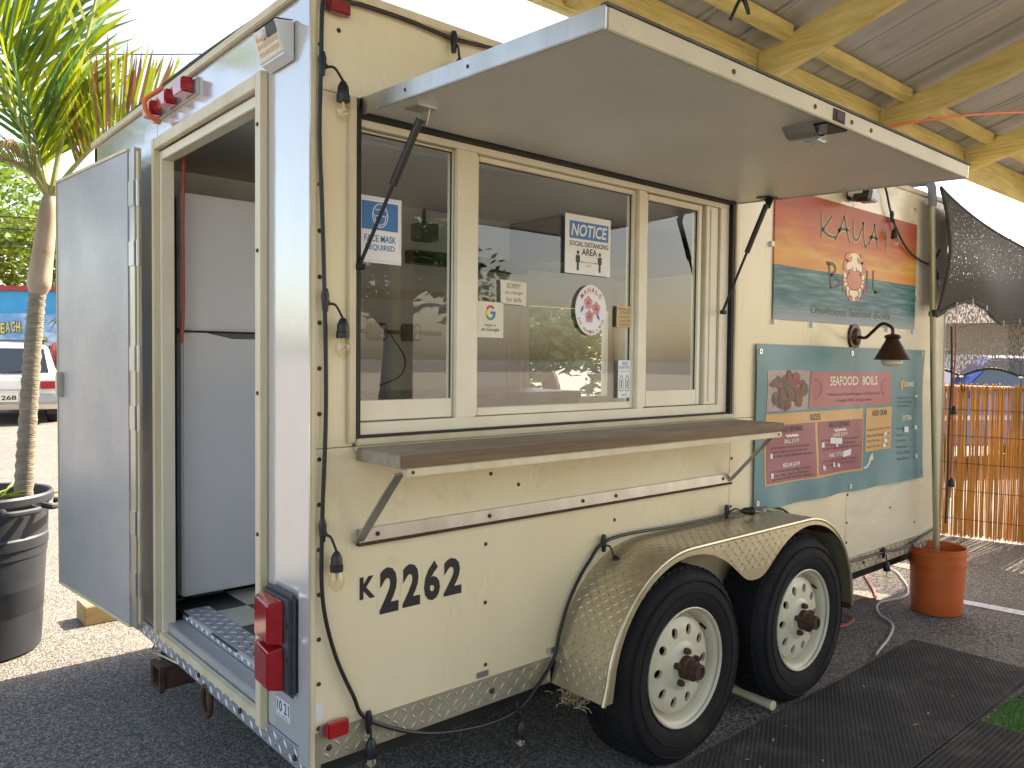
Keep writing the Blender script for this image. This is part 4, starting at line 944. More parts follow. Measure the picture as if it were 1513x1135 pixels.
def lines(u0, u1, vs, w):
    for i, v in enumerate(vs): bt(DARKP, ('1/2 lb shrimp, corn, potato, sausage', 'one side, rice or bread', 'served with butter sauce')[i % 3], u0+.01*(i % 2), u1-.012*((i+1) % 3), v, v+.020, w)
lines(.075, .275, (.350, .325, .300), .0034); lines(.075, .275, (.205, .18, .160), .0034); lines(.325, .54, (.365, .335, .312), .0034); lines(.325, .54, (.225, .20), .0034)
for i, t in enumerate(('Dungeness Crab Cluster....29.99', 'Snow Crab Cluster.....19.99', 'King Crab Leg.........39.99', 'King Crab Claw........24.99')): bt(DARKP, t, .598, .750, .405-.041*i, .427-.041*i, .0022)
for i, t in enumerate(('Soda, water ........ 2', 'Coconut water ...... 5', 'Lemonade ........... 4')): bt(DARKP, t, .805, .945, .625-.030*i, .645-.030*i, .0022)
for i, t in enumerate(('Shrimp ............ 12', 'Corn ............... 3', 'Sausage ............ 6', 'Potatoes ........... 3', 'Garlic Bread ....... 4', 'Rice Bowl .......... 4')): bt(DARKP, t, .804, .950, .390-.045*i, .411-.045*i, .0022)
wave = lambda u0, u1, v: [(u0+(u1-u0)*i/16, v+.008*math.sin(i*1.6)) for i in range(17)]
for u0, u1, v in ((.145, .205, .430), (.395, .46, .438)):
    b = MB(); stroke(b, wave(u0, u1, v), .010, bf, .0034); b.build('wavy_rule', CREAMP, mb_)
for u0, u1, v0, v1 in ((.069, .081, .301, .329), (.070, .082, .179, .210), (.323, .339, .330, .362), (.326, .341, .189, .219), (.372, .440, .352, .392), (.405, .418, .330, .350), (.391, .404, .195, .226), (.420, .436, .190, .215), (.452, .495, .247, .289), (.712, .735, .360, .385), (.715, .738, .318, .345), (.711, .730, .278, .305), (.857, .888, .372, .415), (.934, .952, .388, .418), (.940, .953, .163, .193), (.925, .949, .634, .648)):
    b = MB(); brect(b, u0, u1, v0, v1, .0044, 2, 2, rng.uniform(-.012, .012)); b.build('price_patch', WHITEP, mb_)
b = MB(); pts = [tuple(v)[:2] for v in catmull([(.577, .150, 0), (.602, .158, 0), (.622, .190, 0), (.630, .215, 0)], 6)]
stroke(b, pts, .011, bf, .0022, .013); b.add([bf(.612, .205, .0022), bf(.640, .250, .0022), bf(.650, .195, .0022)], [(0, 1, 2)]); b.build('arrow_print', CREAMP, mb_)
# shrimp outlines either side of the heading, drink glass
b = MB()
for c_, s in ((.302, 1), (.704, -1)):
    b = MB()
    pts = [tuple(v)[:2] for v in catmull([(c_-s*.018, .78, 0), (c_+s*.012, .765, 0), (c_+s*.022, .71, 0), (c_+s*.006, .665, 0), (c_-s*.012, .655, 0)], 5)]
    stroke(b, pts, .016, bf, .002, .006)
    for i in range(4): stroke(b, [(c_+s*.008, .75-.022*i), (c_-s*.014, .74-.02*i)], .004, bf, .002)
    b.build('shrimp_drawing', MAROON, mb_)
b = MB(); b.add([bf(.815, .765, .002), bf(.838, .765, .002), bf(.832, .70, .002), bf(.820, .70, .002)], [(0, 1, 2, 3)]); stroke(b, [(.828, .76), (.836, .80)], .004, bf, .002); b.build('drink_drawing', OCHRE, mb_)
for u, v in ((.016, .955), (.50, .96), (.975, .965), (.014, .04), (.505, .035), (.982, .05)):
    p = bf(u, v, .001); MB().lathe([(.006, 0), (.012, .0), (.012, .002), (.006, .002), (.006, 0)], (p.x, p.y, p.z), '-y', 14).build('grommet', CHROME, mb_, smooth=True)

# ------------------------------------------------------------------ lamps on the wall
lp = thing('barn_wall_lamp', 'bronze gooseneck barn lamp mounted above the teal menu banner', 'wall lamp', (2.94, 0, 1.53))
MB().lathe([(0, .028), (.022, .028), (.034, .022), (.044, .012), (.062, .010), (.066, .004), (.066, 0)], (2.94, -.0, 1.530), '-y', 28).build('back_plate', BRONZE, lp, smooth=True)
MB().tube(catmull([(2.94, -.02, 1.530), (2.94, -.06, 1.525), (2.93, -.10, 1.555), (2.92, -.15, 1.590), (2.92, -.195, 1.570), (2.92, -.20, 1.535)], 7), .008, 10).build('gooseneck', BRONZE, lp, smooth=True)
MB().lathe([(.012, .0), (.034, -.006), (.038, -.016), (.030, -.024), (.034, -.034), (.078, -.118), (.084, -.122), (.080, -.124), (.031, -.036), (.0, -.03)], (2.92, -.20, 1.540), 'z', 32).build('lamp_shade', BRONZE, lp, smooth=True)
MB().lathe([(0, -.158), (.030, -.155), (.046, -.142), (.048, -.128), (.04, -.112), (.02, -.09)], (2.92, -.20, 1.540), 'z', 24).build('bulb', OPAL, lp, smooth=True)
fl = thing('floodlight', 'small white and black adjustable floodlight above the sunset sign', 'floodlight', (2.86, 0, 2.22))
MB().box(2.83, 2.895, -.03, 0, 2.19, 2.255).build('mount', BLACK, fl, bevel=.006)
MB().obox((2.83, -.085, 2.205), (1, -.2, -.25), (.2, 1, .1), (.2, -.1, 1), .062, .045, .022).build('lamp_head', LAMIN, fl, bevel=.006)
MB().obox((2.78, -.105, 2.195), (1, -.2, -.25), (.2, 1, .1), (.2, -.1, 1), .018, .040, .028).build('lens_hood', BLACK, fl, bevel=.004)
MB().tube([(2.85, -.03, 2.225), (2.84, -.06, 2.222)], .010, 10).build('swivel', BLACK, fl, smooth=True)
so = thing('solar_light', 'solar motion light with led panel on the rear corner above the doorway', 'solar light', (-.03, .15, 2.17))
_f = on_rear(.238, 2.178, -.002); f = lambda u, v, w=0: _f(u*.85, v*.92, w*.9)
def ob(pts, d): return [f(u, v, d_) for (u, v), d_ in zip(pts, d)]
b = MB(); b.add([f(0, 0), f(.17, 0), f(.17, .115), f(0, .115), f(0, .018, .035), f(.17, .018, .035), f(.17, .105, .062), f(0, .105, .062)],
      [(0, 1, 2, 3), (4, 7, 6, 5), (0, 4, 5, 1), (1, 5, 6, 2), (2, 6, 7, 3), (3, 7, 4, 0)]); b.build('housing', LAMIN, so, bevel=.004)
b = MB(); b.add([f(.01, .024, .0375), f(.16, .024, .0375), f(.16, .098, .0605), f(.01, .098, .0605)], [(0, 1, 2, 3)]); b.build('led_panel', LEDP, so)
b = MB()
for i in range(7):
    for j in range(3): 
        u, v = .022+.020*i, .034+.02*j; d0 = .0385+(v-.024)*.311
        b.add([f(u, v, d0), f(u+.012, v, d0), f(u+.012, v+.012, d0+.0038), f(u, v+.012, d0+.0038)], [(0, 1, 2, 3)])
b.build('led_cells', OCHRE, so, kind='stuff')
b = MB(); b.add([f(.10, .070, .0535), f(.165, .070, .0535), f(.165, .101, .0632), f(.10, .101, .0632)], [(0, 1, 2, 3)]); b.build('dark_window', BLACK, so)
MB().lathe([(.015, 0), (.013, .008), (.007, .013), (0, .014)], f(.075, .085, .056), '-x', 16).build('motion_sensor', WHITEP, so, smooth=True)
b = MB(); b.add([f(.002, .1165, .002), f(.168, .1165, .002), f(.168, .1085, .06), f(.002, .1085, .06)], [(0, 1, 2, 3)]); b.build('solar_panel', SOLARP, so)
oc = tag(MB().tube(catmull([(-.016, 1.115, 2.36), (-.03, 1.115, 2.345), (-.075, 1.115, 2.30), (-.06, 1.12, 2.255), (-.02, 1.12, 2.235)], 6), .0085, 10).build('orange_cord_loop', ORCORD, smooth=True), 'orange cord looped over the red centre lamps above the doorway', 'cord')

# ------------------------------------------------------------------ string lights
SLG = 'cafe string light bulbs on the trailer'
ST = thing('string_lights', 'black cafe string light cord with clear bulbs running round the trailer side', 'string lights', (.02, -.02, .4))
runs = [
 [(.430, -.016, 2.318), (.30, -.014, 2.328), (.195, -.014, 2.330), (.09, -.014, 2.325), (.04, -.014, 2.318), (.022, -.014, 2.30), (.018, -.014, 2.158), (.014, -.014, 1.969), (.021, -.014, 1.80), (.029, -.014, 1.574), (.034, -.014, 1.277), (.024, -.014, .977), (.025, -.014, .782), (.059, -.014, .63), (.115, -.014, .50), (.162, -.016, .419), (.342, -.018, .326), (.55, -.02, .285), (.70, -.02, .292), (.80, -.016, .35), (.869, -.012, .417), (.895, -.012, .50), (.945, -.012, .606), (1.03, -.013, .71), (1.145, -.014, .775), (1.533, -.016, .772), (1.998, -.016, .772), (2.20, -.018, .765), (2.36, -.016, .69), (2.50, -.014, .47), (2.92, -.014, .405), (3.30, -.014, .395), (3.54, -.014, .38), (3.80, -.014, .41), (4.05, -.014, .44)],
 [(.430, -.016, 2.318), (.57, -.016, 2.330), (.90, -.02, 2.34), (1.9, -.02, 2.34), (2.7, -.02, 2.335), (3.15, -.02, 2.33), (3.209, -.02, 2.30), (3.289, -.02, 2.169), (3.40, -.025, 2.06), (3.532, -.025, 1.995), (3.70, -.025, 1.962), (3.80, -.03, 1.968), (3.845, -.05, 2.046)]]
for r_ in runs: MB().tube(catmull(r_, 6), .0058, 8).build('cord', BLACK, ST, smooth=True)
def bulb(top, dirv=(0, 0, -1), tee=None, L=.06):
    """tee at `tee`, short lead to `top`, socket and bulb hanging along dirv"""
    top = Vector(top); d = Vector(dirv).normalized()
    if tee is not None:
        te = Vector(tee); MB().tube([te+Vector((0, 0, .03)), te+Vector((0, 0, .012)), te+Vector((0, 0, -.03))], [.007, .0115, .007], 8).tube([te, te+(top-te)*.25], [.010, .006], 8).build('cord_tee', BLACK, ST, smooth=True)
        MB().tube(catmull([te+(top-te)*.2, te+(top-te)*.55+Vector((0, -.004, .012)), top], 5), .0035, 6).build('lead', BLACK, ST, smooth=True)
    s = MB().tube([top, top+d*.006, top+d*.016, top+d*.034, top+d*.036, top+d*.052], [.006, .010, .0145, .0155, .0175, .0175], 14).build('socket', BLACK, ST, smooth=True)
    MB().tube([top+d*.050, top+d*.058, top+d*.072, top+d*.088, top+d*.100, top+d*.107], [.012, .0155, .0205, .0205, .013, .002], 16).build('bulb', BULB, s, smooth=True)
    MB().tube([top+d*.052, top+d*.075], [.004, .002], 6).tube([top+d*.075+Vector((-.006, 0, .0)), top+d*.082, top+d*.075+Vector((.006, 0, 0))], .0012, 5).build('filament', FIL, s)
bulb((.072, -.030, 2.112), tee=(.020, -.016, 2.148)); bulb((.073, -.030, 1.505), tee=(.030, -.016, 1.55)); bulb((.057, -.030, .898), tee=(.024, -.016, .955))
bulb((.162, -.030, .372), tee=(.162, -.018, .412)); bulb((.705, -.032, .258), tee=(.70, -.02, .292)); bulb((1.115, -.05, .725), (.25, -.5, -.8), tee=(1.10, -.016, .765))
bulb((1.885, -.055, .79), (.75, -.55, -.02), tee=(1.84, -.018, .785)); bulb((.445, -.03, 2.262), tee=(.433, -.018, 2.310)); bulb((3.28, -.04, 2.10), tee=(3.285, -.022, 2.165)); bulb((3.80, -.05, 1.925), tee=(3.80, -.032, 1.968))
bulb((3.30, -.035, .35), tee=(3.30, -.016, .392))
MB().tube(catmull([(1.36, -.335, 2.80), (1.375, -.345, 2.66), (1.40, -.36, 2.56), (1.40, -.33, 2.62), (1.38, -.30, 2.55)], 6), .006, 8).build('cord', BLACK, ST, smooth=True)
# cord bundle hanging from the front corner
MB().tube(catmull([(4.10, -.03, 1.62), (4.11, -.035, 1.3), (4.10, -.03, 1.0), (4.105, -.03, .75), (4.09, -.03, .45)], 6), .0065, 8).build('cord', BLACK, ST, smooth=True)
bulb((4.125, -.045, 1.15)); bulb((4.12, -.045, .72))
hc = tag(MB().tube(catmull([(4.13, -.04, 1.64), (4.14, -.04, 1.45), (4.12, -.04, 1.2), (4.13, -.04, .95), (4.12, -.04, .6)], 6), .005, 8).build('red_power_cord', CABLER, smooth=True), 'red power cord hanging at the front corner of the trailer', 'cord')

# ------------------------------------------------------------------ pavilion roof over the customer side
PV = thing('pavilion', 'timber pavilion roof with yellow painted rafters and grey metal sheets', 'pavilion', (2.5, -3.5, 0))
BY, BZ0, BZ1, SLP = .115, 2.612, 2.796, .292
PX0, PX1, RY = -1.6, 7.35, -3.4                 # roof ends in x, ridge y
MB().box(PX0, PX1, BY, BY+.04, BZ0, BZ1).build('eave_beam', BEAM, PV, bevel=.003)
def rz(y): return (BY-y)*SLP                    # rise towards the ridge
def slope_box(x0, x1, y0, y1, zb, zt):          # box whose bottom/top follow the roof slope, heights measured at the beam
    return MB().add([(x, y, z+rz(y)) for x in (x0, x1) for y in (y0, y1) for z in (zb, zt)],
                    [(0, 1, 3, 2), (4, 6, 7, 5), (0, 4, 5, 1), (2, 3, 7, 6), (0, 2, 6, 4), (1, 5, 7, 3)])
XR = [3.415+1.205*i for i in range(-4, 4)]
for x in XR:
    slope_box(x, x+.045, RY, BY-.002, 2.625, 2.765).build('rafter', RAFT, PV, bevel=.003)
for i, x in enumerate(XR):
    x1 = XR[i+1] if i+1 < len(XR) else PX1
    for y in (BY-.13, BY-1.05, BY-1.97, BY-2.9, BY-3.8):
        slope_box(x+.046, x1-.001, y-.045, y, 2.742, 2.794).build('purlin', BEAM, PV, bevel=.003)
for i, x in enumerate([PX0+.61*k for k in range(16)]):
    x1 = min(x+.64, PX1+.05); sh = MB(); zz = 2.800+.004*(i % 2)
    xs_ = [x]; hs = [0]
    for r_ in (.04, .32, .37):
        for du, h_ in ((-.012, 0), (-.006, .010), (.006, .010), (.012, 0)): xs_.append(x+r_+du); hs.append(h_)
    xs_.append(x1); hs.append(0)
    vs = []
    for a, h_ in zip(xs_, hs):
        for y in (BY+.18, RY): vs.append((a, y, zz+h_+rz(y)))
    sh.add(vs, [(2*k, 2*k+1, 2*k+3, 2*k+2) for k in range(len(xs_)-1)])
    sh.build('roof_sheet', SHEET, PV)
# high eave of the single-pitch roof and its posts, behind the viewer
MB().box(PX0, PX1, RY-.06, RY, 2.6+rz(RY), 2.79+rz(RY)).build('high_beam', BEAM, PV, bevel=.003)
for x in (PX0+.2, 2.5, PX1-.2): MB().box(x, x+.12, RY-.07, RY+.05, 0, 2.6+rz(RY)).build('post', BEAM, PV, bevel=.004)
for x in (PX1-.2,): MB().box(x, x+.1, BY-.06, BY+.05, 0, 2.61).build('post', BEAM, PV, bevel=.004)
MB().box(PX0, PX1, BY+.14, BY+.165, 2.700, 2.735).build('pink_fascia', PINKB, PV, bevel=.002)
tag(MB().tube(catmull([(2.8, .08, 2.50), (3.206, -.3, 2.60), (4.353, -.45, 2.83), (6.2, -.9, 3.05)], 6), .006, 8).build('orange_extension_cord', ORCORD, smooth=True), 'orange extension cord strung under the pavilion rafters', 'cord')

# ------------------------------------------------------------------ pole in bucket, shade cloth, reed fence
BK = thing('orange_bucket', 'orange plastic bucket weighting the shade cloth pole', 'bucket', (3.80, -.10, 0))
MB().lathe([(0, .004), (.128, .004), (.130, .008), (.136, .12), (.142, .27), (.149, .272), (.150, .285), (.143, .287), (.144, .325), (.152, .327), (.153, .340), (.145, .342), (.146, .362), (.151, .368), (.148, .372), (.141, .366), (.138, .28), (.130, .03), (0, .028)], (3.80, -.10, 0), 'z', 40).build('tub', ORANGE, BK, smooth=True)
MB().lathe([(0, .21), (.133, .21)], (3.80, -.10, 0), 'z', 30).build('concrete_fill', mat('concrete', (.3, .28, .25), (.2, .19, .17), rough=.9, ns=20), BK)
PL = thing('shade_pole', 'galvanised conduit pole standing in the orange bucket', 'pole', (3.80, -.10, .21))
MB().tube([(3.795, -.10, .21), (3.74, -.075, 1.3), (3.705, -.055, 2.34)], .0165, 12).build('shaft', GALV, PL, smooth=True)
MB().tube(catmull([(3.708, -.057, 2.27), (3.704, -.055, 2.36), (3.703, -.04, 2.395), (3.702, .02, 2.41), (3.70, .5, 2.415)], 5), .0225, 12).build('elbow_pipe', PIPEG, PL, smooth=True)
MB().tube([(3.737, -.074, 1.66), (3.735, -.073, 1.70)], .026, 10).build('clamp', BLACK, PL, smooth=True)
MB().box(3.725, 3.80, -.062, -.045, 1.665, 1.69).build('clamp_arm', BLACK, PL)

def sheet3(name, m, nu, nv, fn, parent=None):
    s = MB(); s.add([fn(i/nu, j/nv) for j in range(nv+1) for i in range(nu+1)], [(j*(nu+1)+i, j*(nu+1)+i+1, (j+1)*(nu+1)+i+1, (j+1)*(nu+1)+i) for j in range(nv) for i in range(nu)])
    return s.build(name, m, parent, smooth=True)
SC = thing('shade_cloth', 'black woven shade cloth tied from the pole towards the reed fence', 'shade cloth', (4.8, -.08, 1.6))
def scl(u, v):
    x = 3.735+2.35*u; top = 2.375-.29*u**.85; bot = 1.665+.075*math.sin(min(u/.36, 1)*math.pi)+.03*abs(math.sin(u*8))-.02*u
    return (x, -.085-.05*math.sin(u*5+v*3)*.6-.03*math.sin(v*math.pi), bot+(top-bot)*v)
sheet3('cloth_panel', CLOTH, 40, 16, scl, SC)
MB().tube([Vector(scl(i/40, 0)) for i in range(41)], [.012+.004*math.sin(i*2.1) for i in range(41)], 8).build('hem', HEM, SC, smooth=True)
MB().tube([Vector(scl(i/40, 1)) for i in range(41)], .008, 8).build('hem', HEM, SC, smooth=True)
MB().tube([Vector(scl(0, i/10)) for i in range(11)], .010, 8).build('hem', HEM, SC, smooth=True)
b = MB()
for u in (.09, .18, .27, .4, .55): p = Vector(scl(u, 0)); b.tube([p+Vector((0, -.013, -.012)), p+Vector((0, -.013, .016))], .004, 6)
b.build('clips', LAMIN, SC, kind='stuff')

FA, FB = Vector((5.86, 1.05, 0)), Vector((6.42, -1.5, 0)); fdir = (FB-FA).normalized(); flen = (FB-FA).length
fnn = Vector((fdir.y, -fdir.x, 0))
FN = thing('reed_fence', 'golden dry reed screen fence standing in the sun beyond the trailer', 'fence', tuple((FA+FB)/2))
r1, r2 = MB(), MB(); rng = random.Random(5); u = 0
while u < flen:
    for lay in (0, 1):
        p = FA+fdir*(u+rng.uniform(-.004, .004))+fnn*(lay*.009+rng.uniform(-.003, .003)); h_ = 1.20+rng.uniform(-.03, .05); ra = rng.uniform(.0024, .0044); lean = fdir*rng.uniform(-.018, .018)
        if rng.random() < (.03 if lay == 0 else .14): continue
        (r1 if rng.random() < .6 else r2).tube([p+Vector((0, 0, rng.uniform(0, .03))), p+lean*.5+Vector((0, 0, .6)), p+lean+Vector((0, 0, h_))], ra, 5, cap=False)
    u += rng.uniform(.0055, .0085)
r1.build('reeds', REED, FN, kind='stuff'); r2.build('pale_reeds', REED2, FN, kind='stuff')
b = MB()
for z in (.15, .38, .60, .82, 1.03): b.tube([FA+Vector((0, 0, z))+fnn*.016, FB+Vector((0, 0, z))+fnn*.016], .0025, 5)
b.build('binding_wires', RUST, FN)
MB().tube([FA+Vector((0, 0, 1.205))-fnn*.02, FB+Vector((0, 0, 1.195))-fnn*.02], .021, 12).build('top_rail', RAILP, FN, smooth=True)
for u in (.1, 1.3, 2.5): p = FA+fdir*u+fnn*.04; MB().tube([p, p+Vector((0, 0, 1.3))], .025, 8).build('post', BLOCKW, FN, smooth=True)
S2 = thing('thin_shade_screen', 'thin see-through shade screen hung above the reed fence', 'shade cloth', tuple((FA+FB)/2+Vector((0, 0, 1.3))))
def sc2(u, v):
    p = FA+fdir*flen*u+fnn*(.05+.03*math.sin(u*14)); bot = 1.30+.062*abs(math.sin((u*flen-.10)/.40*math.pi)); top = 2.1
    return (p.x, p.y, bot+(top-bot)*v)
sheet3('screen_panel', CLOTH2, 60, 10, sc2, S2)
MB().tube([Vector(sc2(i/80, 0)) for i in range(81)], .011, 8).build('hem', SEAL, S2, smooth=True)
for q in range(6):
    u = (.10+.40*q)/flen; p = Vector(sc2(u, 0))
    b = MB(); b.tube(catmull([p, p+Vector((.004, 0, -.06)), p-fnn*.05+Vector((0, 0, -.12))], 4), .0035, 6); b.tube(catmull([p+fdir*.02, p+fdir*.024+Vector((0, 0, -.06)), p+fdir*.02-fnn*.05+Vector((0, 0, -.12))], 4), .0035, 6); b.build('tie', BLACK, S2, smooth=True)
    MB().obox(p, fdir, fnn, (0, 0, 1), .016, .012, .009).build('clip', LAMIN, S2, bevel=.003)

# ------------------------------------------------------------------ mats, turf and loose things on the ground
def mat_sheet(name, label, x0, x1, y0, y1, m, wav, group=None, holes=True, z0=.006):
    o_ = thing(name, label, 'mat', ((x0+x1)/2, (y0+y1)/2, 0), group)
    nu, nv = int((x1-x0)/.03), int((y1-y0)/.03)
    def zf(x, y): return z0+.008+wav*(.5+.5*math.sin(x*5.1+y*1.5+.8*math.sin(y*4)))*(.6+.4*math.sin(x*2.3+1))
    s = MB(); s.add([(x0+(x1-x0)*i/nu, y0+(y1-y0)*j/nv, zf(x0+(x1-x0)*i/nu, y0+(y1-y0)*j/nv)) for j in range(nv+1) for i in range(nu+1)],
          [(j*(nu+1)+i, j*(nu+1)+i+1, (j+1)*(nu+1)+i+1, (j+1)*(nu+1)+i) for j in range(nv) for i in range(nu)])
    edge = [(x0+(x1-x0)*i/nu, y0) for i in range(nu+1)] + [(x1, y0+(y1-y0)*j/nv) for j in range(1, nv+1)] + [(x1-(x1-x0)*i/nu, y1) for i in range(1, nu+1)] + [(x0, y1-(y1-y0)*j/nv) for j in range(1, nv)]
    n_ = len(edge); s.add([(x, y, zf(x, y)) for x, y in edge]+[(x, y, .001) for x, y in edge], [(i, (i+1) % n_, (i+1) % n_+n_, i+n_) for i in range(n_)])
    s.build('mat_sheet', m, o_, smooth=True)
    return o_, zf
o_, zf = mat_sheet('rubber_mat', 'long black knobbly rubber mat laid alongside the trailer wheels', .72, 3.15, -.765, -.235, MATR, .012)
kb = MB(); x = .74; row = 0
while x < 3.14:                                          # raised studs of the mat
    y = -.755+(.009 if row % 2 else 0)
    while y < -.242:
        z = zf(x, y); kb.add([(x-.0062, y-.0046, z), (x+.0062, y-.0046, z), (x+.0062, y+.0046, z), (x-.0062, y+.0046, z), (x, y, z+.0038)], [(0, 1, 4), (1, 2, 4), (2, 3, 4), (3, 0, 4)])
        y += .018
    x += .0165; row += 1
kb.build('mat_studs', MATR, o_, kind='stuff')
o_, zf2 = mat_sheet('ribbed_mat', 'black ribbed rubber mat beside the knobbly mat', 1.1, 2.44, -1.6, -.775, MATR, .003)
for i in range(43):
    y = -1.59+.0192*i; MB().box(1.11, 2.43, y, y+.009, .014, .0195).build('rib', MATR, o_)
o_, zf3 = mat_sheet('rubber_mat', 'short black rubber mat beyond the green turf', 2.80, 3.9, -1.75, -.80, MATR, .002)
TF = thing('turf_piece', 'green artificial turf square between the black rubber mats', 'turf', (2.62, -1.2, 0))
MB().box(2.45, 2.795, -1.7, -.79, .001, .012).build('turf_backing', TURF, TF)
rng = random.Random(11); tb = MB()
for i in range(9000):
    x, y = rng.uniform(2.452, 2.793), rng.uniform(-1.55, -.792); a = rng.uniform(0, 6.28); h_ = rng.uniform(.008, .016); l = Vector((math.cos(a), math.sin(a), 0))*.0022; t = Vector((rng.uniform(-.006, .006), rng.uniform(-.006, .006), h_))
    p = Vector((x, y, .011)); tb.add([p-l, p+l, p+t], [(0, 1, 2)])
tb.build('turf_blades', TURF, TF, kind='stuff')
tag(MB().tube([(1.955, .10, .022), (1.915, -.20, .022)], .02, 12).tube([(1.915, -.20, .022), (1.9149, -.2005, .022)], .016, 12).build('pvc_pipe', PVC, smooth=True), 'short white plastic pipe lying between the two wheels', 'pipe')
tag(MB().tube(catmull([(2.83, -.20, .010), (2.89, -.185, .012), (3.10, -.14, .012), (3.33, -.06, .012), (3.46, .07, .012), (3.66, .155, .012), (3.95, .12, .012), (4.30, .30, .012), (4.5, .5, .012), (4.4, .9, .012)], 6), .006, 8).build('white_cable', CABLEW, smooth=True), 'white cable snaking over the asphalt towards the orange bucket', 'cable')
tag(MB().tube(catmull([(2.9, .35, .012), (3.05, .12, .012), (3.22, .10, .014), (3.27, .16, .015), (3.22, .24, .015), (3.05, .26, .013), (3.6, .27, .012), (3.75, .22, .012), (4.2, .5, .012)], 6), .0075, 8).build('red_hose', CABLER, smooth=True), 'thin red hose looped on the ground behind the second wheel', 'hose')
rng = random.Random(21)
lf = MB()
for i in range(46):
    x, y = rng.uniform(1.3, 3.6), rng.uniform(-1.5, -.1); z = (zf(x, y)+.006) if (-.765 < y < -.235 and x < 3.15) else .021
    a = rng.uniform(0, 3.14); l_, w_ = rng.uniform(.006, .018), rng.uniform(.002, .005); d0 = Vector((math.cos(a), math.sin(a), rng.uniform(-.1, .1))); e0 = Vector((-math.sin(a), math.cos(a), rng.uniform(-.2, .2))); p = Vector((x, y, z))
    lf.add([p-d0*l_, p+e0*w_+Vector((0, 0, .002)), p+d0*l_, p-e0*w_], [(0, 1, 2, 3)])
o_ = lf.build('leaf_litter', LITTER); tag(o_, 'scattered bits of dry leaf on the mats', 'litter'); o_['kind'] = 'stuff'
cl_ = MB(); rng = random.Random(4)
for i in range(160):
    a = Vector((.95, -.06, .20)) + Vector((rng.gauss(0, .04), rng.gauss(0, .03), rng.gauss(0, .014))); d0 = Vector((rng.uniform(-1, 1), rng.uniform(-1, 1), rng.uniform(-.6, .4)))*.03
    cl_.tube([a, a+d0*.5+Vector((0, 0, .005)), a+d0], .0013, 4, cap=False)
nest = cl_.build('straw_nest', LITTER); tag(nest, 'tangle of dry straw caught behind the front lip of the fender', 'straw'); nest.location = (0, 0, .085)
BKW = tag(MB().box(.06, .26, 2.62, 2.80, 0, .10).build('timber_block', BLOCKW, bevel=.005), 'short timber block on the sunlit asphalt behind the open door', 'timber block')

# ------------------------------------------------------------------ bin with palm
CN = thing('rubbish_bin', 'black plastic rubbish bin reused as a palm pot', 'bin', (-.40, 2.56, 0))
co = (-.40, 2.56, 0)
MB().lathe([(0, .0), (.235, .0), (.248, .012), (.252, .04), (.275, .46), (.279, .462), (.279, .475), (.287, .70), (.300, .702), (.308, .712), (.308, .742), (.300, .752), (.289, .748), (.284, .70), (.262, .2), (.25, .18), (0, .18)], co, 'z', 56).build('bin_body', CANM, CN, smooth=True)
for a in (R(-30), R(150), R(-68)):
    c = Vector(co)+Vector((math.cos(a), math.sin(a), 0))*.30; t = Vector((-math.sin(a), math.cos(a), 0)); o_ = Vector((math.cos(a), math.sin(a), 0))
    MB().tube(catmull([c-t*.07+Vector((0, 0, .70)), c-t*.065+o_*.045+Vector((0, 0, .69)), c+t*.065+o_*.045+Vector((0, 0, .69)), c+t*.07+Vector((0, 0, .70))], 5), .015, 8).build('handle', CANM, CN, smooth=True)
for a0 in (R(-100),):                     # raised loop ribs on the wall of the bin
    pts = []
    for s in range(25):
        th = s/24*2*math.pi; aa = a0+.24*max(-1, min(1, 1.25*math.cos(th))); z = .20+.15*max(-1, min(1, 1.3*math.sin(th)))
        rr = .252+(.275-.252)*(z-.04)/.42+.004; pts.append((co[0]+rr*math.cos(aa), co[1]+rr*math.sin(aa), z))
    MB().tube(pts, .010, 6, cap=False).build('moulded_rib', CANM, CN, smooth=True)
b = MB(); b.lathe([(.276, .50), (.286, .505), (.288, .55), (.281, .56)], co, 'z', 12, a0=R(-95), a1=R(-20)); b.build('moulded_step', CANM, CN, smooth=True)
MB().lathe([(0, .66), (.281, .66)], co, 'z', 32).build('potting_soil', mat('soil', (.05, .035, .022), (.09, .06, .035), rough=.95, ns=30, bump=.6, bs=60), CN)

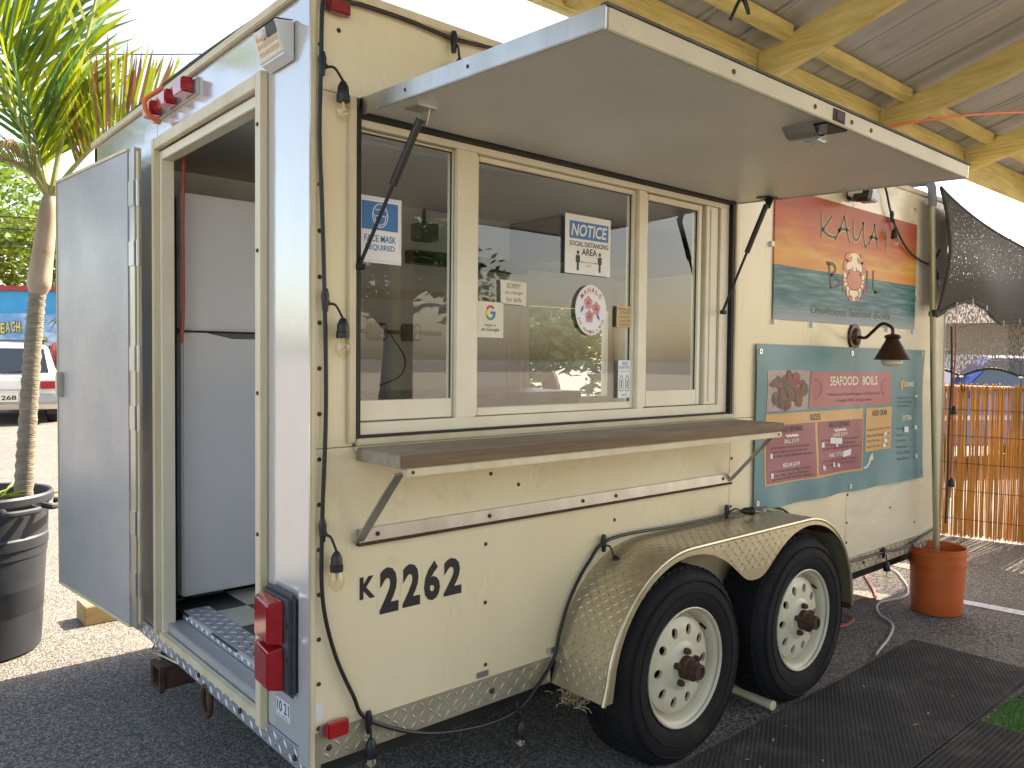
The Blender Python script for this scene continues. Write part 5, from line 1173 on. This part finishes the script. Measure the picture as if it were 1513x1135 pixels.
PM = thing('potted_palm', 'young palm with ringed trunk and backlit fronds growing in the black bin', 'palm', (-.23, 2.50, .66))
base = [(-.232, 2.500, .66), (-.212, 2.495, 1.0), (-.185, 2.492, 1.42), (-.163, 2.485, 1.70)]
tp = catmull(base, 14); tk = MB(); rad = []
for i, p in enumerate(tp): rad.append(.041-.006*i/len(tp)+(.0035 if i % 2 else -.0015))
tk.tube(tp, rad, 16).build('trunk', TRUNK, PM, smooth=True, ang=80)
sh = catmull([(-.163, 2.485, 1.69), (-.150, 2.482, 1.80), (-.125, 2.475, 2.02), (-.112, 2.470, 2.16)], 6)
MB().tube(sh, [.036, .043, .050, .053, .053, .052, .050, .049, .048, .046, .044, .043, .042, .041, .040, .038, .036, .032, .025][:len(sh)], 16).build('crownshaft', SHAFT, PM, smooth=True)
def frond(pts, nl, ln0, mats, droop=.35, side=(1, 1), wid=.011, seed=0, start=.18, fold=.5, name='frond', parent=None, upv=(0, 0, 1), tipcol=None):
    rg = random.Random(seed); C = catmull(pts, 10); n_ = len(C)
    MB().tube(C, [.012*(1-.85*i/n_)+.0015 for i in range(n_)], 6).build(name, RACH, parent, smooth=True)
    per = [MB() for _ in mats]
    for i in range(nl):
        t = start+(1-start)*i/(nl-1); k = min(int(t*(n_-1)), n_-2); p = C[k].lerp(C[k+1], t*(n_-1)-k); d = (C[k+1]-C[k]).normalized()
        sd = d.cross(Vector(upv)).normalized(); upn = sd.cross(d)
        L = ln0*(math.sin(math.pi*(.12+.80*t))**.7)*rg.uniform(.82, 1.1)
        for s, on in ((-1, side[0]), (1, side[1])):
            if not on or rg.random() > on: continue
            dr = (sd*s*(1-fold*.5)+d*.75+upn*fold*rg.uniform(.6, 1.1)).normalized()
            w0 = wid*rg.uniform(.8, 1.2); nrm_ = dr.cross(d).normalized(); wv = nrm_.cross(dr).normalized()
            P = []; q = p.copy(); dd = dr.copy()
            seg = 5
            for j in range(seg+1):
                ww = w0*(.45+.9*math.sin(math.pi*min(1, .15+.75*j/seg)))*(1 if j < seg else .05)
                P += [q-wv*ww*.5, q+wv*ww*.5]; dd = (dd+Vector((0, 0, -droop*L*.5*(j/seg)))).normalized(); q = q+dd*L/seg
            mi = min(len(mats)-1, int(rg.random()*len(mats)))
            per[mi].add(P, [(2*j, 2*j+1, 2*j+3, 2*j+2) for j in range(seg)])
    for m_c, b_ in zip(mats, per):
        if b_.v: b_.build(name+'_leaflets', m_c, parent, kind='stuff')
CR = Vector((-.112, 2.470, 2.14))
def cp(*v): return [tuple(CR)]+list(v)
frond(cp((-.15, 2.51, 2.38), (-.20, 2.56, 2.64), (-.28, 2.63, 2.88), (-.43, 2.75, 3.15), (-.62, 2.90, 3.30)), 56, .66, [FROND, FROND, FROND, FRONDG], droop=.25, wid=.017, seed=1, start=.14, fold=1.3, parent=PM)
frond(cp((-.13, 2.54, 2.45), (-.15, 2.66, 2.80), (-.17, 2.78, 3.15), (-.22, 2.90, 3.5)), 30, .62, [FRONDG, FRONDG, FROND], droop=.35, side=(1, 1), wid=.015, seed=12, start=.16, fold=.35, parent=PM)
frond(cp((-.06, 2.44, 2.45), (.02, 2.385, 2.85), (.08, 2.34, 3.2), (.10, 2.30, 3.6)), 30, .42, [FRONDG, FROND], droop=.2, side=(.9, .12), wid=.020, seed=2, start=.5, fold=.25, parent=PM)
frond(cp((-.02, 2.42, 2.30), (.10, 2.33, 2.44), (.30, 2.24, 2.52), (.62, 2.20, 2.50)), 84, .46, [FROND, FROND, FRONDB, FRONDB], droop=-.1, side=(1, .6), wid=.0095, seed=3, start=.28, fold=1.6, parent=PM)
frond(cp((-.20, 2.55, 2.34), (-.38, 2.70, 2.44), (-.62, 2.90, 2.40), (-.9, 3.1, 2.2)), 46, .50, [FRONDG, FRONDB, FRONDG], droop=1.6, wid=.011, seed=4, start=.15, fold=.2, parent=PM)
frond(cp((-.19, 2.45, 2.25), (-.30, 2.42, 2.29), (-.44, 2.40, 2.22), (-.60, 2.38, 2.05)), 44, .45, [FRONDB, FRONDB, FRONDG], droop=2.2, wid=.007, seed=5, start=.2, fold=.1, parent=PM)
frond(cp((-.10, 2.56, 2.40), (-.06, 2.78, 2.70), (-.02, 3.05, 2.85), (.0, 3.4, 2.8)), 24, .45, [FRONDG, FROND], droop=.8, wid=.018, seed=6, start=.2, fold=.2, parent=PM)
frond(cp((-.22, 2.47, 2.45), (-.40, 2.50, 2.80), (-.62, 2.52, 3.0), (-.9, 2.50, 3.05)), 28, .55, [FROND, FRONDG], droop=.9, wid=.022, seed=7, start=.2, fold=.2, parent=PM)
bp_ = MB(); rng = random.Random(9)
for i in range(26):
    a = rng.uniform(0, 6.28); r0 = rng.uniform(.05, .2); p = Vector((co[0]+r0*math.cos(a), co[1]+r0*math.sin(a), .66)); d0 = Vector((math.cos(a), math.sin(a), rng.uniform(.5, 1.6))).normalized()
    bp_.tube(catmull([p, p+d0*.10, p+d0*.16+Vector((math.cos(a)*.05, math.sin(a)*.05, -.02))], 4), [.006, .007, .007, .006, .006, .005, .004, .003, .001], 4, cap=False)
gp = bp_.build('bin_weeds', FROND); tag(gp, 'grassy green weeds sprouting round the palm base in the bin', 'weeds'); gp['kind'] = 'stuff'

# ------------------------------------------------------------------ cars
def car(name, label, paint, loc, heading, L, Wd, H, kind, plate=None, group='parked cars in the lot'):
    """heading: direction the nose points, degrees from +x"""
    o = thing(name, label, 'car', loc, group); h = R(heading); fx_, rx_ = Vector((math.cos(h), math.sin(h), 0)), Vector((math.sin(h), -math.cos(h), 0))
    def P(a, s, z): return Vector(loc)+fx_*a+rx_*s+Vector((0, 0, z))       # a forward, s to the car's right
    half = Wd/2
    if kind == 'wagon': sil = [(-L/2, .42), (-L/2-.03, .62), (-L/2, .92), (-L/2+.10, .98), (-L/2+.42, H-.06), (-L/2+.62, H), (L*.06, H), (L*.22, .98), (L*.42, .86), (L/2, .66), (L/2, .36), (L/2-.1, .26), (-L/2+.1, .30)]
    elif kind == 'pickup': sil = [(-L/2, .52), (-L/2, 1.02), (-.30, 1.05), (-.22, H), (.75, H), (1.25, 1.10), (L/2-.15, 1.0), (L/2, .8), (L/2, .42), (-L/2+.1, .45)]
    else: sil = [(-L/2, .45), (-L/2, .90), (-L/2+.5, .98), (-L/2+1.0, H), (.35, H), (1.05, .98), (L/2-.3, .82), (L/2, .62), (L/2, .34), (-L/2+.1, .32)]
    def wid(z): return half if z < .9 else half-(z-.9)*.26
    n_ = len(sil); cols = 7; vs = []
    for k in range(cols):
        s = -1+2*k/(cols-1)
        for a, z in sil: vs.append(P(a*(1-.018*s*s), s*wid(z)*(1), z-(.05*s**4 if z > H-.1 else 0)))
    fs = [(k*n_+i, k*n_+(i+1) % n_, (k+1)*n_+(i+1) % n_, (k+1)*n_+i) for k in range(cols-1) for i in range(n_)] + [tuple(range(n_)), tuple((cols-1)*n_+i for i in range(n_))]
    body = MB().add(vs, fs).build('body', paint, o, bevel=.03)
    if kind == 'wagon':
        g_ = MB(); g_.add([P(-L/2+.125, -half*.80, 1.02), P(-L/2+.125, half*.80, 1.02), P(-L/2+.375, half*.70, H-.11), P(-L/2+.375, -half*.70, H-.11)], [(0, 1, 2, 3)])
        for v in range(4): g_.v[v] = tuple(Vector(g_.v[v])-fx_*.035)
        g_.build('rear_window', PANE, o)
        for s in (-1, 1):
            q = MB(); q.add([P(-L/2+.55, s*(wid(1.0)+.012), 1.0), P(L*.13, s*(wid(1.0)+.012), 1.0), P(L*.02, s*(wid(H-.12)+.012), H-.12), P(-L/2+.68, s*(wid(H-.12)+.012), H-.12)], [(0, 1, 2, 3)]); q.build('side_window', PANE, o)
            q = MB(); q.obox(P(-L/2-.035, s*half*.82, .79), fx_, rx_, (0, 0, 1), .03, half*.20, .075); q.build('tail_light', REDL, o, bevel=.01)
            q = MB(); q.tube([P(-L/2+.75, s*half*.70, H+.05), P(L*.02, s*half*.70, H+.05)], .016, 8)
            for a in (-L/2+.8, -.4, L*.0): q.tube([P(a, s*half*.70, H-.02), P(a, s*half*.70, H+.05)], .014, 6)
            q.build('roof_rail', BLACK, o, smooth=True)
        for a in (-L/2+.95, -.15): MB().tube([P(a, -half*.70, H+.055), P(a, half*.70, H+.055)], .014, 8).build('roof_bar', BLACK, o, smooth=True)
        MB().obox(P(-L/2-.03, 0, .52), fx_, rx_, (0, 0, 1), .075, half*.99, .105).build('bumper', BUMP, o, bevel=.03)
        MB().tube([P(-L/2+.09, 0, 1.03), P(-L/2+.055, half*.34, 1.06), P(-L/2+.04, half*.62, 1.07)], .012, 6).build('wiper', BLACK, o)
        MB().obox(P(-L/2-.02, 0, .70), fx_, rx_, (0, 0, 1), .03, .36, .012).build('tailgate_handle', BUMP, o, bevel=.004)
        pl = MB().obox(P(-L/2-.118, 0, .55), fx_, rx_, (0, 0, 1), .008, .155, .078).build('number_plate', CREAMP, o)
        b = MB(); text(b, plate or '268', lambda u, v, w=0: P(-L/2-.127-w, u, .55+v), -.12, .13, -.045, .045, .003, .02); b.build('plate_lettering', BLACKP, pl)
        MB().tube([P(-L/2-.05, half*.5, .33), P(-L/2+.3, half*.5, .33)], .03, 8).build('exhaust', CHROME, o, smooth=True)
        for s in (-1, 1): MB().obox(P(-L/2+.34, s*(half-.10), .30), fx_, rx_, (0, 0, 1), .012, .11, .11).build('mud_flap', BLACK, o)
    elif kind == 'pickup':
        for s in (-1, 1):
            q = MB(); q.add([P(-.22, s*(wid(1.12)+.012), 1.10), P(1.15, s*(wid(1.12)+.012), 1.12), P(.70, s*(wid(H-.1)+.012), H-.1), P(-.16, s*(wid(H-.1)+.012), H-.1)], [(0, 1, 2, 3)]); q.build('side_window', PANE, o)
            q = MB(); q.obox(P(-L/2-.01, s*half*.88, .84), fx_, rx_, (0, 0, 1), .02, half*.09, .14); q.build('tail_light', REDL, o, bevel=.01)
            MB().obox(P(.2, s*(half+.008), .74), fx_, rx_, (0, 0, 1), 2.2, .008, .035).build('trim_stripe', CHROME, o)
        q = MB(); q.add([P(-.315, -half*.7, 1.12), P(-.315, half*.7, 1.12), P(-.26, half*.64, H-.1), P(-.26, -half*.64, H-.1)], [(0, 1, 2, 3)]); q.build('rear_window', PANE, o)
        MB().obox(P(-L/2-.06, 0, .52), fx_, rx_, (0, 0, 1), .06, half*.97, .08).build('bumper', CHROME, o, bevel=.02)
    else:
        q = MB(); q.add([P(1.07, -half*.82, 1.0), P(1.07, half*.82, 1.0), P(.40, half*.70, H-.03), P(.40, -half*.70, H-.03)], [(0, 1, 2, 3)])
        for v in range(4): q.v[v] = tuple(Vector(q.v[v])+fx_*.05+Vector((0, 0, .02)))
        q.build('windscreen', PANE, o)
        for s in (-1, 1):
            q = MB(); q.add([P(-L/2+.75, s*(wid(1.02)+.012), 1.0), P(.92, s*(wid(1.02)+.012), 1.0), P(.34, s*(wid(H-.08)+.012), H-.08), P(-L/2+1.08, s*(wid(H-.08)+.012), H-.08)], [(0, 1, 2, 3)]); q.build('side_window', PANE, o)
            MB().obox(P(L/2-.06, s*half*.74, .66), fx_, rx_, (0, 0, 1), .05, half*.18, .07).build('headlight', LAMIN, o, bevel=.02)
            MB().obox(P(.85, s*(half+.08), 1.02), fx_, rx_, (0, 0, 1), .05, .09, .06).build('mirror', paint, o, bevel=.02)
            MB().obox(P(.1, s*(half+.006), .70), fx_, rx_, (0, 0, 1), 1.7, .01, .03).build('white_stripe', WHITEP, o)
        MB().obox(P(L/2, 0, .44), fx_, rx_, (0, 0, 1), .05, half*.95, .11).build('bumper', paint, o, bevel=.03)
    for a in (-L/2+.78, L/2-.82):
        for s in (-1, 1):
            c0, c1 = P(a, s*(half-.20), .31), P(a, s*(half+.005), .31)
            w = MB().tube([c0, c0.lerp(c1, .1), c0.lerp(c1, .9), c1], [.27, .31, .31, .27], 24).build('wheel', RUBBER, o, smooth=True)
            MB().tube([c1-rx_*s*.02, c1+rx_*s*.006], [.19, .17], 20).build('wheel_cover', BUMP, w, smooth=True)
    return o
car('station_wagon', 'cream station wagon with roof rack parked tail towards the bin', WCAR, (2.17, 18.27, 0), 80, 4.3, 1.70, 1.62, 'wagon')
car('pickup_truck', 'glossy maroon pickup truck parked beside the cream station wagon', MCAR, (3.75, 19.6, 0), 102, 5.0, 1.75, 1.70, 'pickup')
car('blue_car', 'bright blue car parked behind the reed fence', BCAR, (11.3, 2.3, 0), 150, 4.4, 1.75, 1.52, 'sedan')

# ------------------------------------------------------------------ mural building at the back of the lot
MBL = thing('mural_building', 'low blue building painted with a BEACH HOUSE mural and red trim', 'building', (3.9, 25.8, 0))
md = Vector((1.50, -1.31, 0)).normalized(); mn = Vector((-md.y, md.x, 0)); 
if mn.y > 0: mn = -mn
mo = Vector((3.17, 26.46, 0))
def mf(u, v, w=0): return mo+md*u+mn*w+Vector((0, 0, v))
b = MB(); b.add([mf(u, v, w) for u in (-9, 7) for v in (0, 3.30) for w in (-7, 0)], [(0, 1, 3, 2), (4, 6, 7, 5), (0, 4, 5, 1), (2, 3, 7, 6), (0, 2, 6, 4), (1, 5, 7, 3)]); b.build('wall', MURALB, MBL)
b = MB(); b.add([mf(u, v, w) for u in (-9.1, 7.1) for v in (3.30, 3.44) for w in (-7.1, .1)], [(0, 1, 3, 2), (4, 6, 7, 5), (0, 4, 5, 1), (2, 3, 7, 6), (0, 2, 6, 4), (1, 5, 7, 3)]); b.build('red_fascia', mat('red_fascia_paint', (.42, .03, .03), rough=.5), MBL)
b = MB(); b.add([mf(-8.9, 1.45, .02), mf(6.9, 1.45, .02), mf(6.9, 2.62, .02), mf(-8.9, 2.62, .02)], [(0, 1, 2, 3)]); b.build('mural_sky', MURALS, MBL)
b = MB(); b.add([mf(-8.9, .3, .02), mf(6.9, .3, .02), mf(6.9, 1.45, .02), mf(-8.9, 1.45, .02)], [(0, 1, 2, 3)]); b.build('mural_sea', MURALD, MBL)
s_ = 'BEACH HOUSE'
for i, ch in enumerate(s_):
    if ch == ' ': continue
    u = -.12+.158*i; v = 2.06-.030*(i-3)**2*.45; b, b2 = MB(), MB()
    text(b, ch, mf, u, u+.125, v, v+.32, .045, .03); text(b2, ch, mf, u-.012, u+.137, v-.022, v+.335, .032, .07)
    b.build('mural_letter', YELP, MBL); b2.build('letter_outline', BLACKP, MBL)
b = MB()
for u, hh in ((1.75, 2.35), (2.05, 2.15), (2.6, 2.4), (-1.2, 2.4)):
    stroke(b, [(u-.05, .9), (u, 1.6), (u+.06, hh)], .06, mf, .03, .035)
    for a in range(0, 360, 45): stroke(b, [(u+.06, hh), (u+.06+.22*math.cos(R(a)), hh+.10*math.sin(R(a))+.06), (u+.06+.38*math.cos(R(a)), hh+.16*math.sin(R(a))-.08)], .07, mf, .03, .01)
b.build('mural_palms', mat('mural_palm_paint', (.05, .20, .22), (.10, .28, .26), rough=.6), MBL)

# ------------------------------------------------------------------ trees
def tree(name, label, loc, H, rx, rz_, m, seed, trunk_r=.22, nclump=46, nleaf=120, ls=.16, group=None):
    o = thing(name, label, 'tree', loc, group); rg = random.Random(seed); L0 = Vector(loc)
    t = MB(); fork = L0+Vector((rg.uniform(-.3, .3), rg.uniform(-.3, .3), H*.38))
    t.tube(catmull([L0, L0+Vector((.1, 0, H*.2)), fork], 5), [trunk_r*(1-.04*i) for i in range(11)], 10)
    cen = L0+Vector((0, 0, H-rz_*1.05)); cl = []
    for i in range(nclump):
        a, zz, rr = rg.uniform(0, 6.283), rg.uniform(-.85, 1), rg.uniform(.55, 1)
        k = math.sqrt(max(0, 1-zz*zz)); cl.append(cen+Vector((rx*rr*k*math.cos(a), rx*rr*k*math.sin(a), rz_*rr*zz)))
    for c in cl[:16]: t.tube(catmull([fork-Vector((0, 0, .3)), fork.lerp(c, .5)+Vector((0, 0, .3)), c], 4), [trunk_r*.45*(1-.09*i) for i in range(9)], 6, cap=False)
    t.build('trunk', BARK, o, smooth=True)
    lv = MB()
    for c in cl:
        cr_ = rg.uniform(.28, .50)*rx*.62
        for i in range(nleaf):
            d = Vector((rg.gauss(0, 1), rg.gauss(0, 1), rg.gauss(0, .7))); d = d.normalized()*cr_*rg.random()**.45; p = c+d
            a = Vector((rg.gauss(0, 1), rg.gauss(0, 1), rg.gauss(0, .6))).normalized(); b_ = a.cross(Vector((rg.gauss(0, 1), rg.gauss(0, 1), rg.gauss(0, 1)))).normalized(); s = ls*rg.uniform(.6, 1.3)
            lv.add([p-a*s, p-b_*s*.45, p+a*s, p+b_*s*.45], [(0, 1, 2, 3)])
    lv.build('crown', m, o, kind='stuff')
    return o
tree('shade_tree', 'bright green leafy tree rising behind the mural building', (3.2, 35.0, 0), 9.4, 5.0, 3.2, LEAF, 31, nclump=70, nleaf=150, ls=.17)
tree('shade_tree', 'darker tree behind the mural building near the open door', (9.5, 32.0, 0), 7.6, 3.6, 2.6, LEAF2, 32, nclump=50, ls=.16)
tree('shade_tree', 'tree standing far beyond the reed fence', (30, -4.0, 0), 5.2, 2.6, 1.7, LEAF, 33, nclump=40, nleaf=90)
tree('bushy_tree', 'low bushy tree behind the trailer seen through its far window', (9.6, 9.2, 0), 4.3, 2.6, 1.9, LEAF2, 36, nclump=60, nleaf=110, ls=.13)
# across the lot, behind the viewer (seen only in the window glass)
tree('lot_tree', 'broad tree across the lot mirrored in the left window sash', (2.2, -16.0, 0), 7.0, 4.2, 2.4, LEAF, 34, nclump=44, nleaf=90, ls=.2)
tree('lot_tree', 'tree across the lot mirrored in the middle window pane', (11.5, -18.0, 0), 6.5, 3.6, 2.2, LEAF2, 35, nclump=40, nleaf=90, ls=.2)
def house(name, label, c, hx_, hy_, H, ang, wallm, roofm, wins):
    o = thing(name, label, 'building', c); a = R(ang); ux, uy = Vector((math.cos(a), math.sin(a), 0)), Vector((-math.sin(a), math.cos(a), 0)); C_ = Vector(c)
    def Q(u, v, z): return C_+ux*u+uy*v+Vector((0, 0, z))
    MB().obox(Q(0, 0, H/2), ux, uy, (0, 0, 1), hx_, hy_, H/2).build('wall', wallm, o)
    b = MB(); ov = .6; b.add([Q(-hx_-ov, -hy_-ov, H), Q(hx_+ov, -hy_-ov, H), Q(hx_+ov, hy_+ov, H), Q(-hx_-ov, hy_+ov, H), Q(-hx_*.6, 0, H+1.3), Q(hx_*.6, 0, H+1.3)], [(0, 1, 5, 4), (1, 2, 5), (2, 3, 4, 5), (3, 0, 4), (0, 3, 2, 1)]); b.build('roof', roofm, o)
    for k in range(wins):
        u = -hx_*.8+1.6*hx_*k/max(1, wins-1)
        for s in (-1, 1):
            q = MB().obox(Q(u, s*(hy_+.02), H*.55), ux, uy, (0, 0, 1), .55, .03, .5).build('window', VINYL, o); MB().obox(Q(u, s*(hy_+.055), H*.55), ux, uy, (0, 0, 1), .48, .006, .43).build('pane', PANE, q)
    return o
house('shop_building', 'tan shop building with grey hip roof far beyond the reed fence', (22.5, 6.5, 0), 6, 3.5, 2.3, 100, TAN, ROOFS, 5)
house('lot_building', 'low brown building across the lot behind the viewer', (-3.5, -19, 0), 6, 3, 2.7, 4, BROWN, ROOFS, 5)
# overhead wires
for i, (a, b_) in enumerate((((-14, 36.5, 9.6), (30, 3.5, 12.4)), ((-14, 42, 7.1), (30, 6.5, 5.6)), ((-14, 42.3, 7.5), (30, 6.8, 6.05)), ((-14, 42.6, 6.7), (30, 7.1, 5.2)))):
    a, b_ = Vector(a), Vector(b_); pts = [a.lerp(b_, t/24)-Vector((0, 0, 1.2*math.sin(math.pi*t/24))) for t in range(25)]
    tag(MB().tube(pts, .018, 5).build('overhead_wire', TAR), ('thin wire crossing high in the sky above the palm', 'upper wire of the bundle behind the palm crown', 'topmost wire of the bundle behind the palm crown', 'lowest wire of the bundle behind the palm crown')[i], 'wire', 'utility wires behind the trailer')
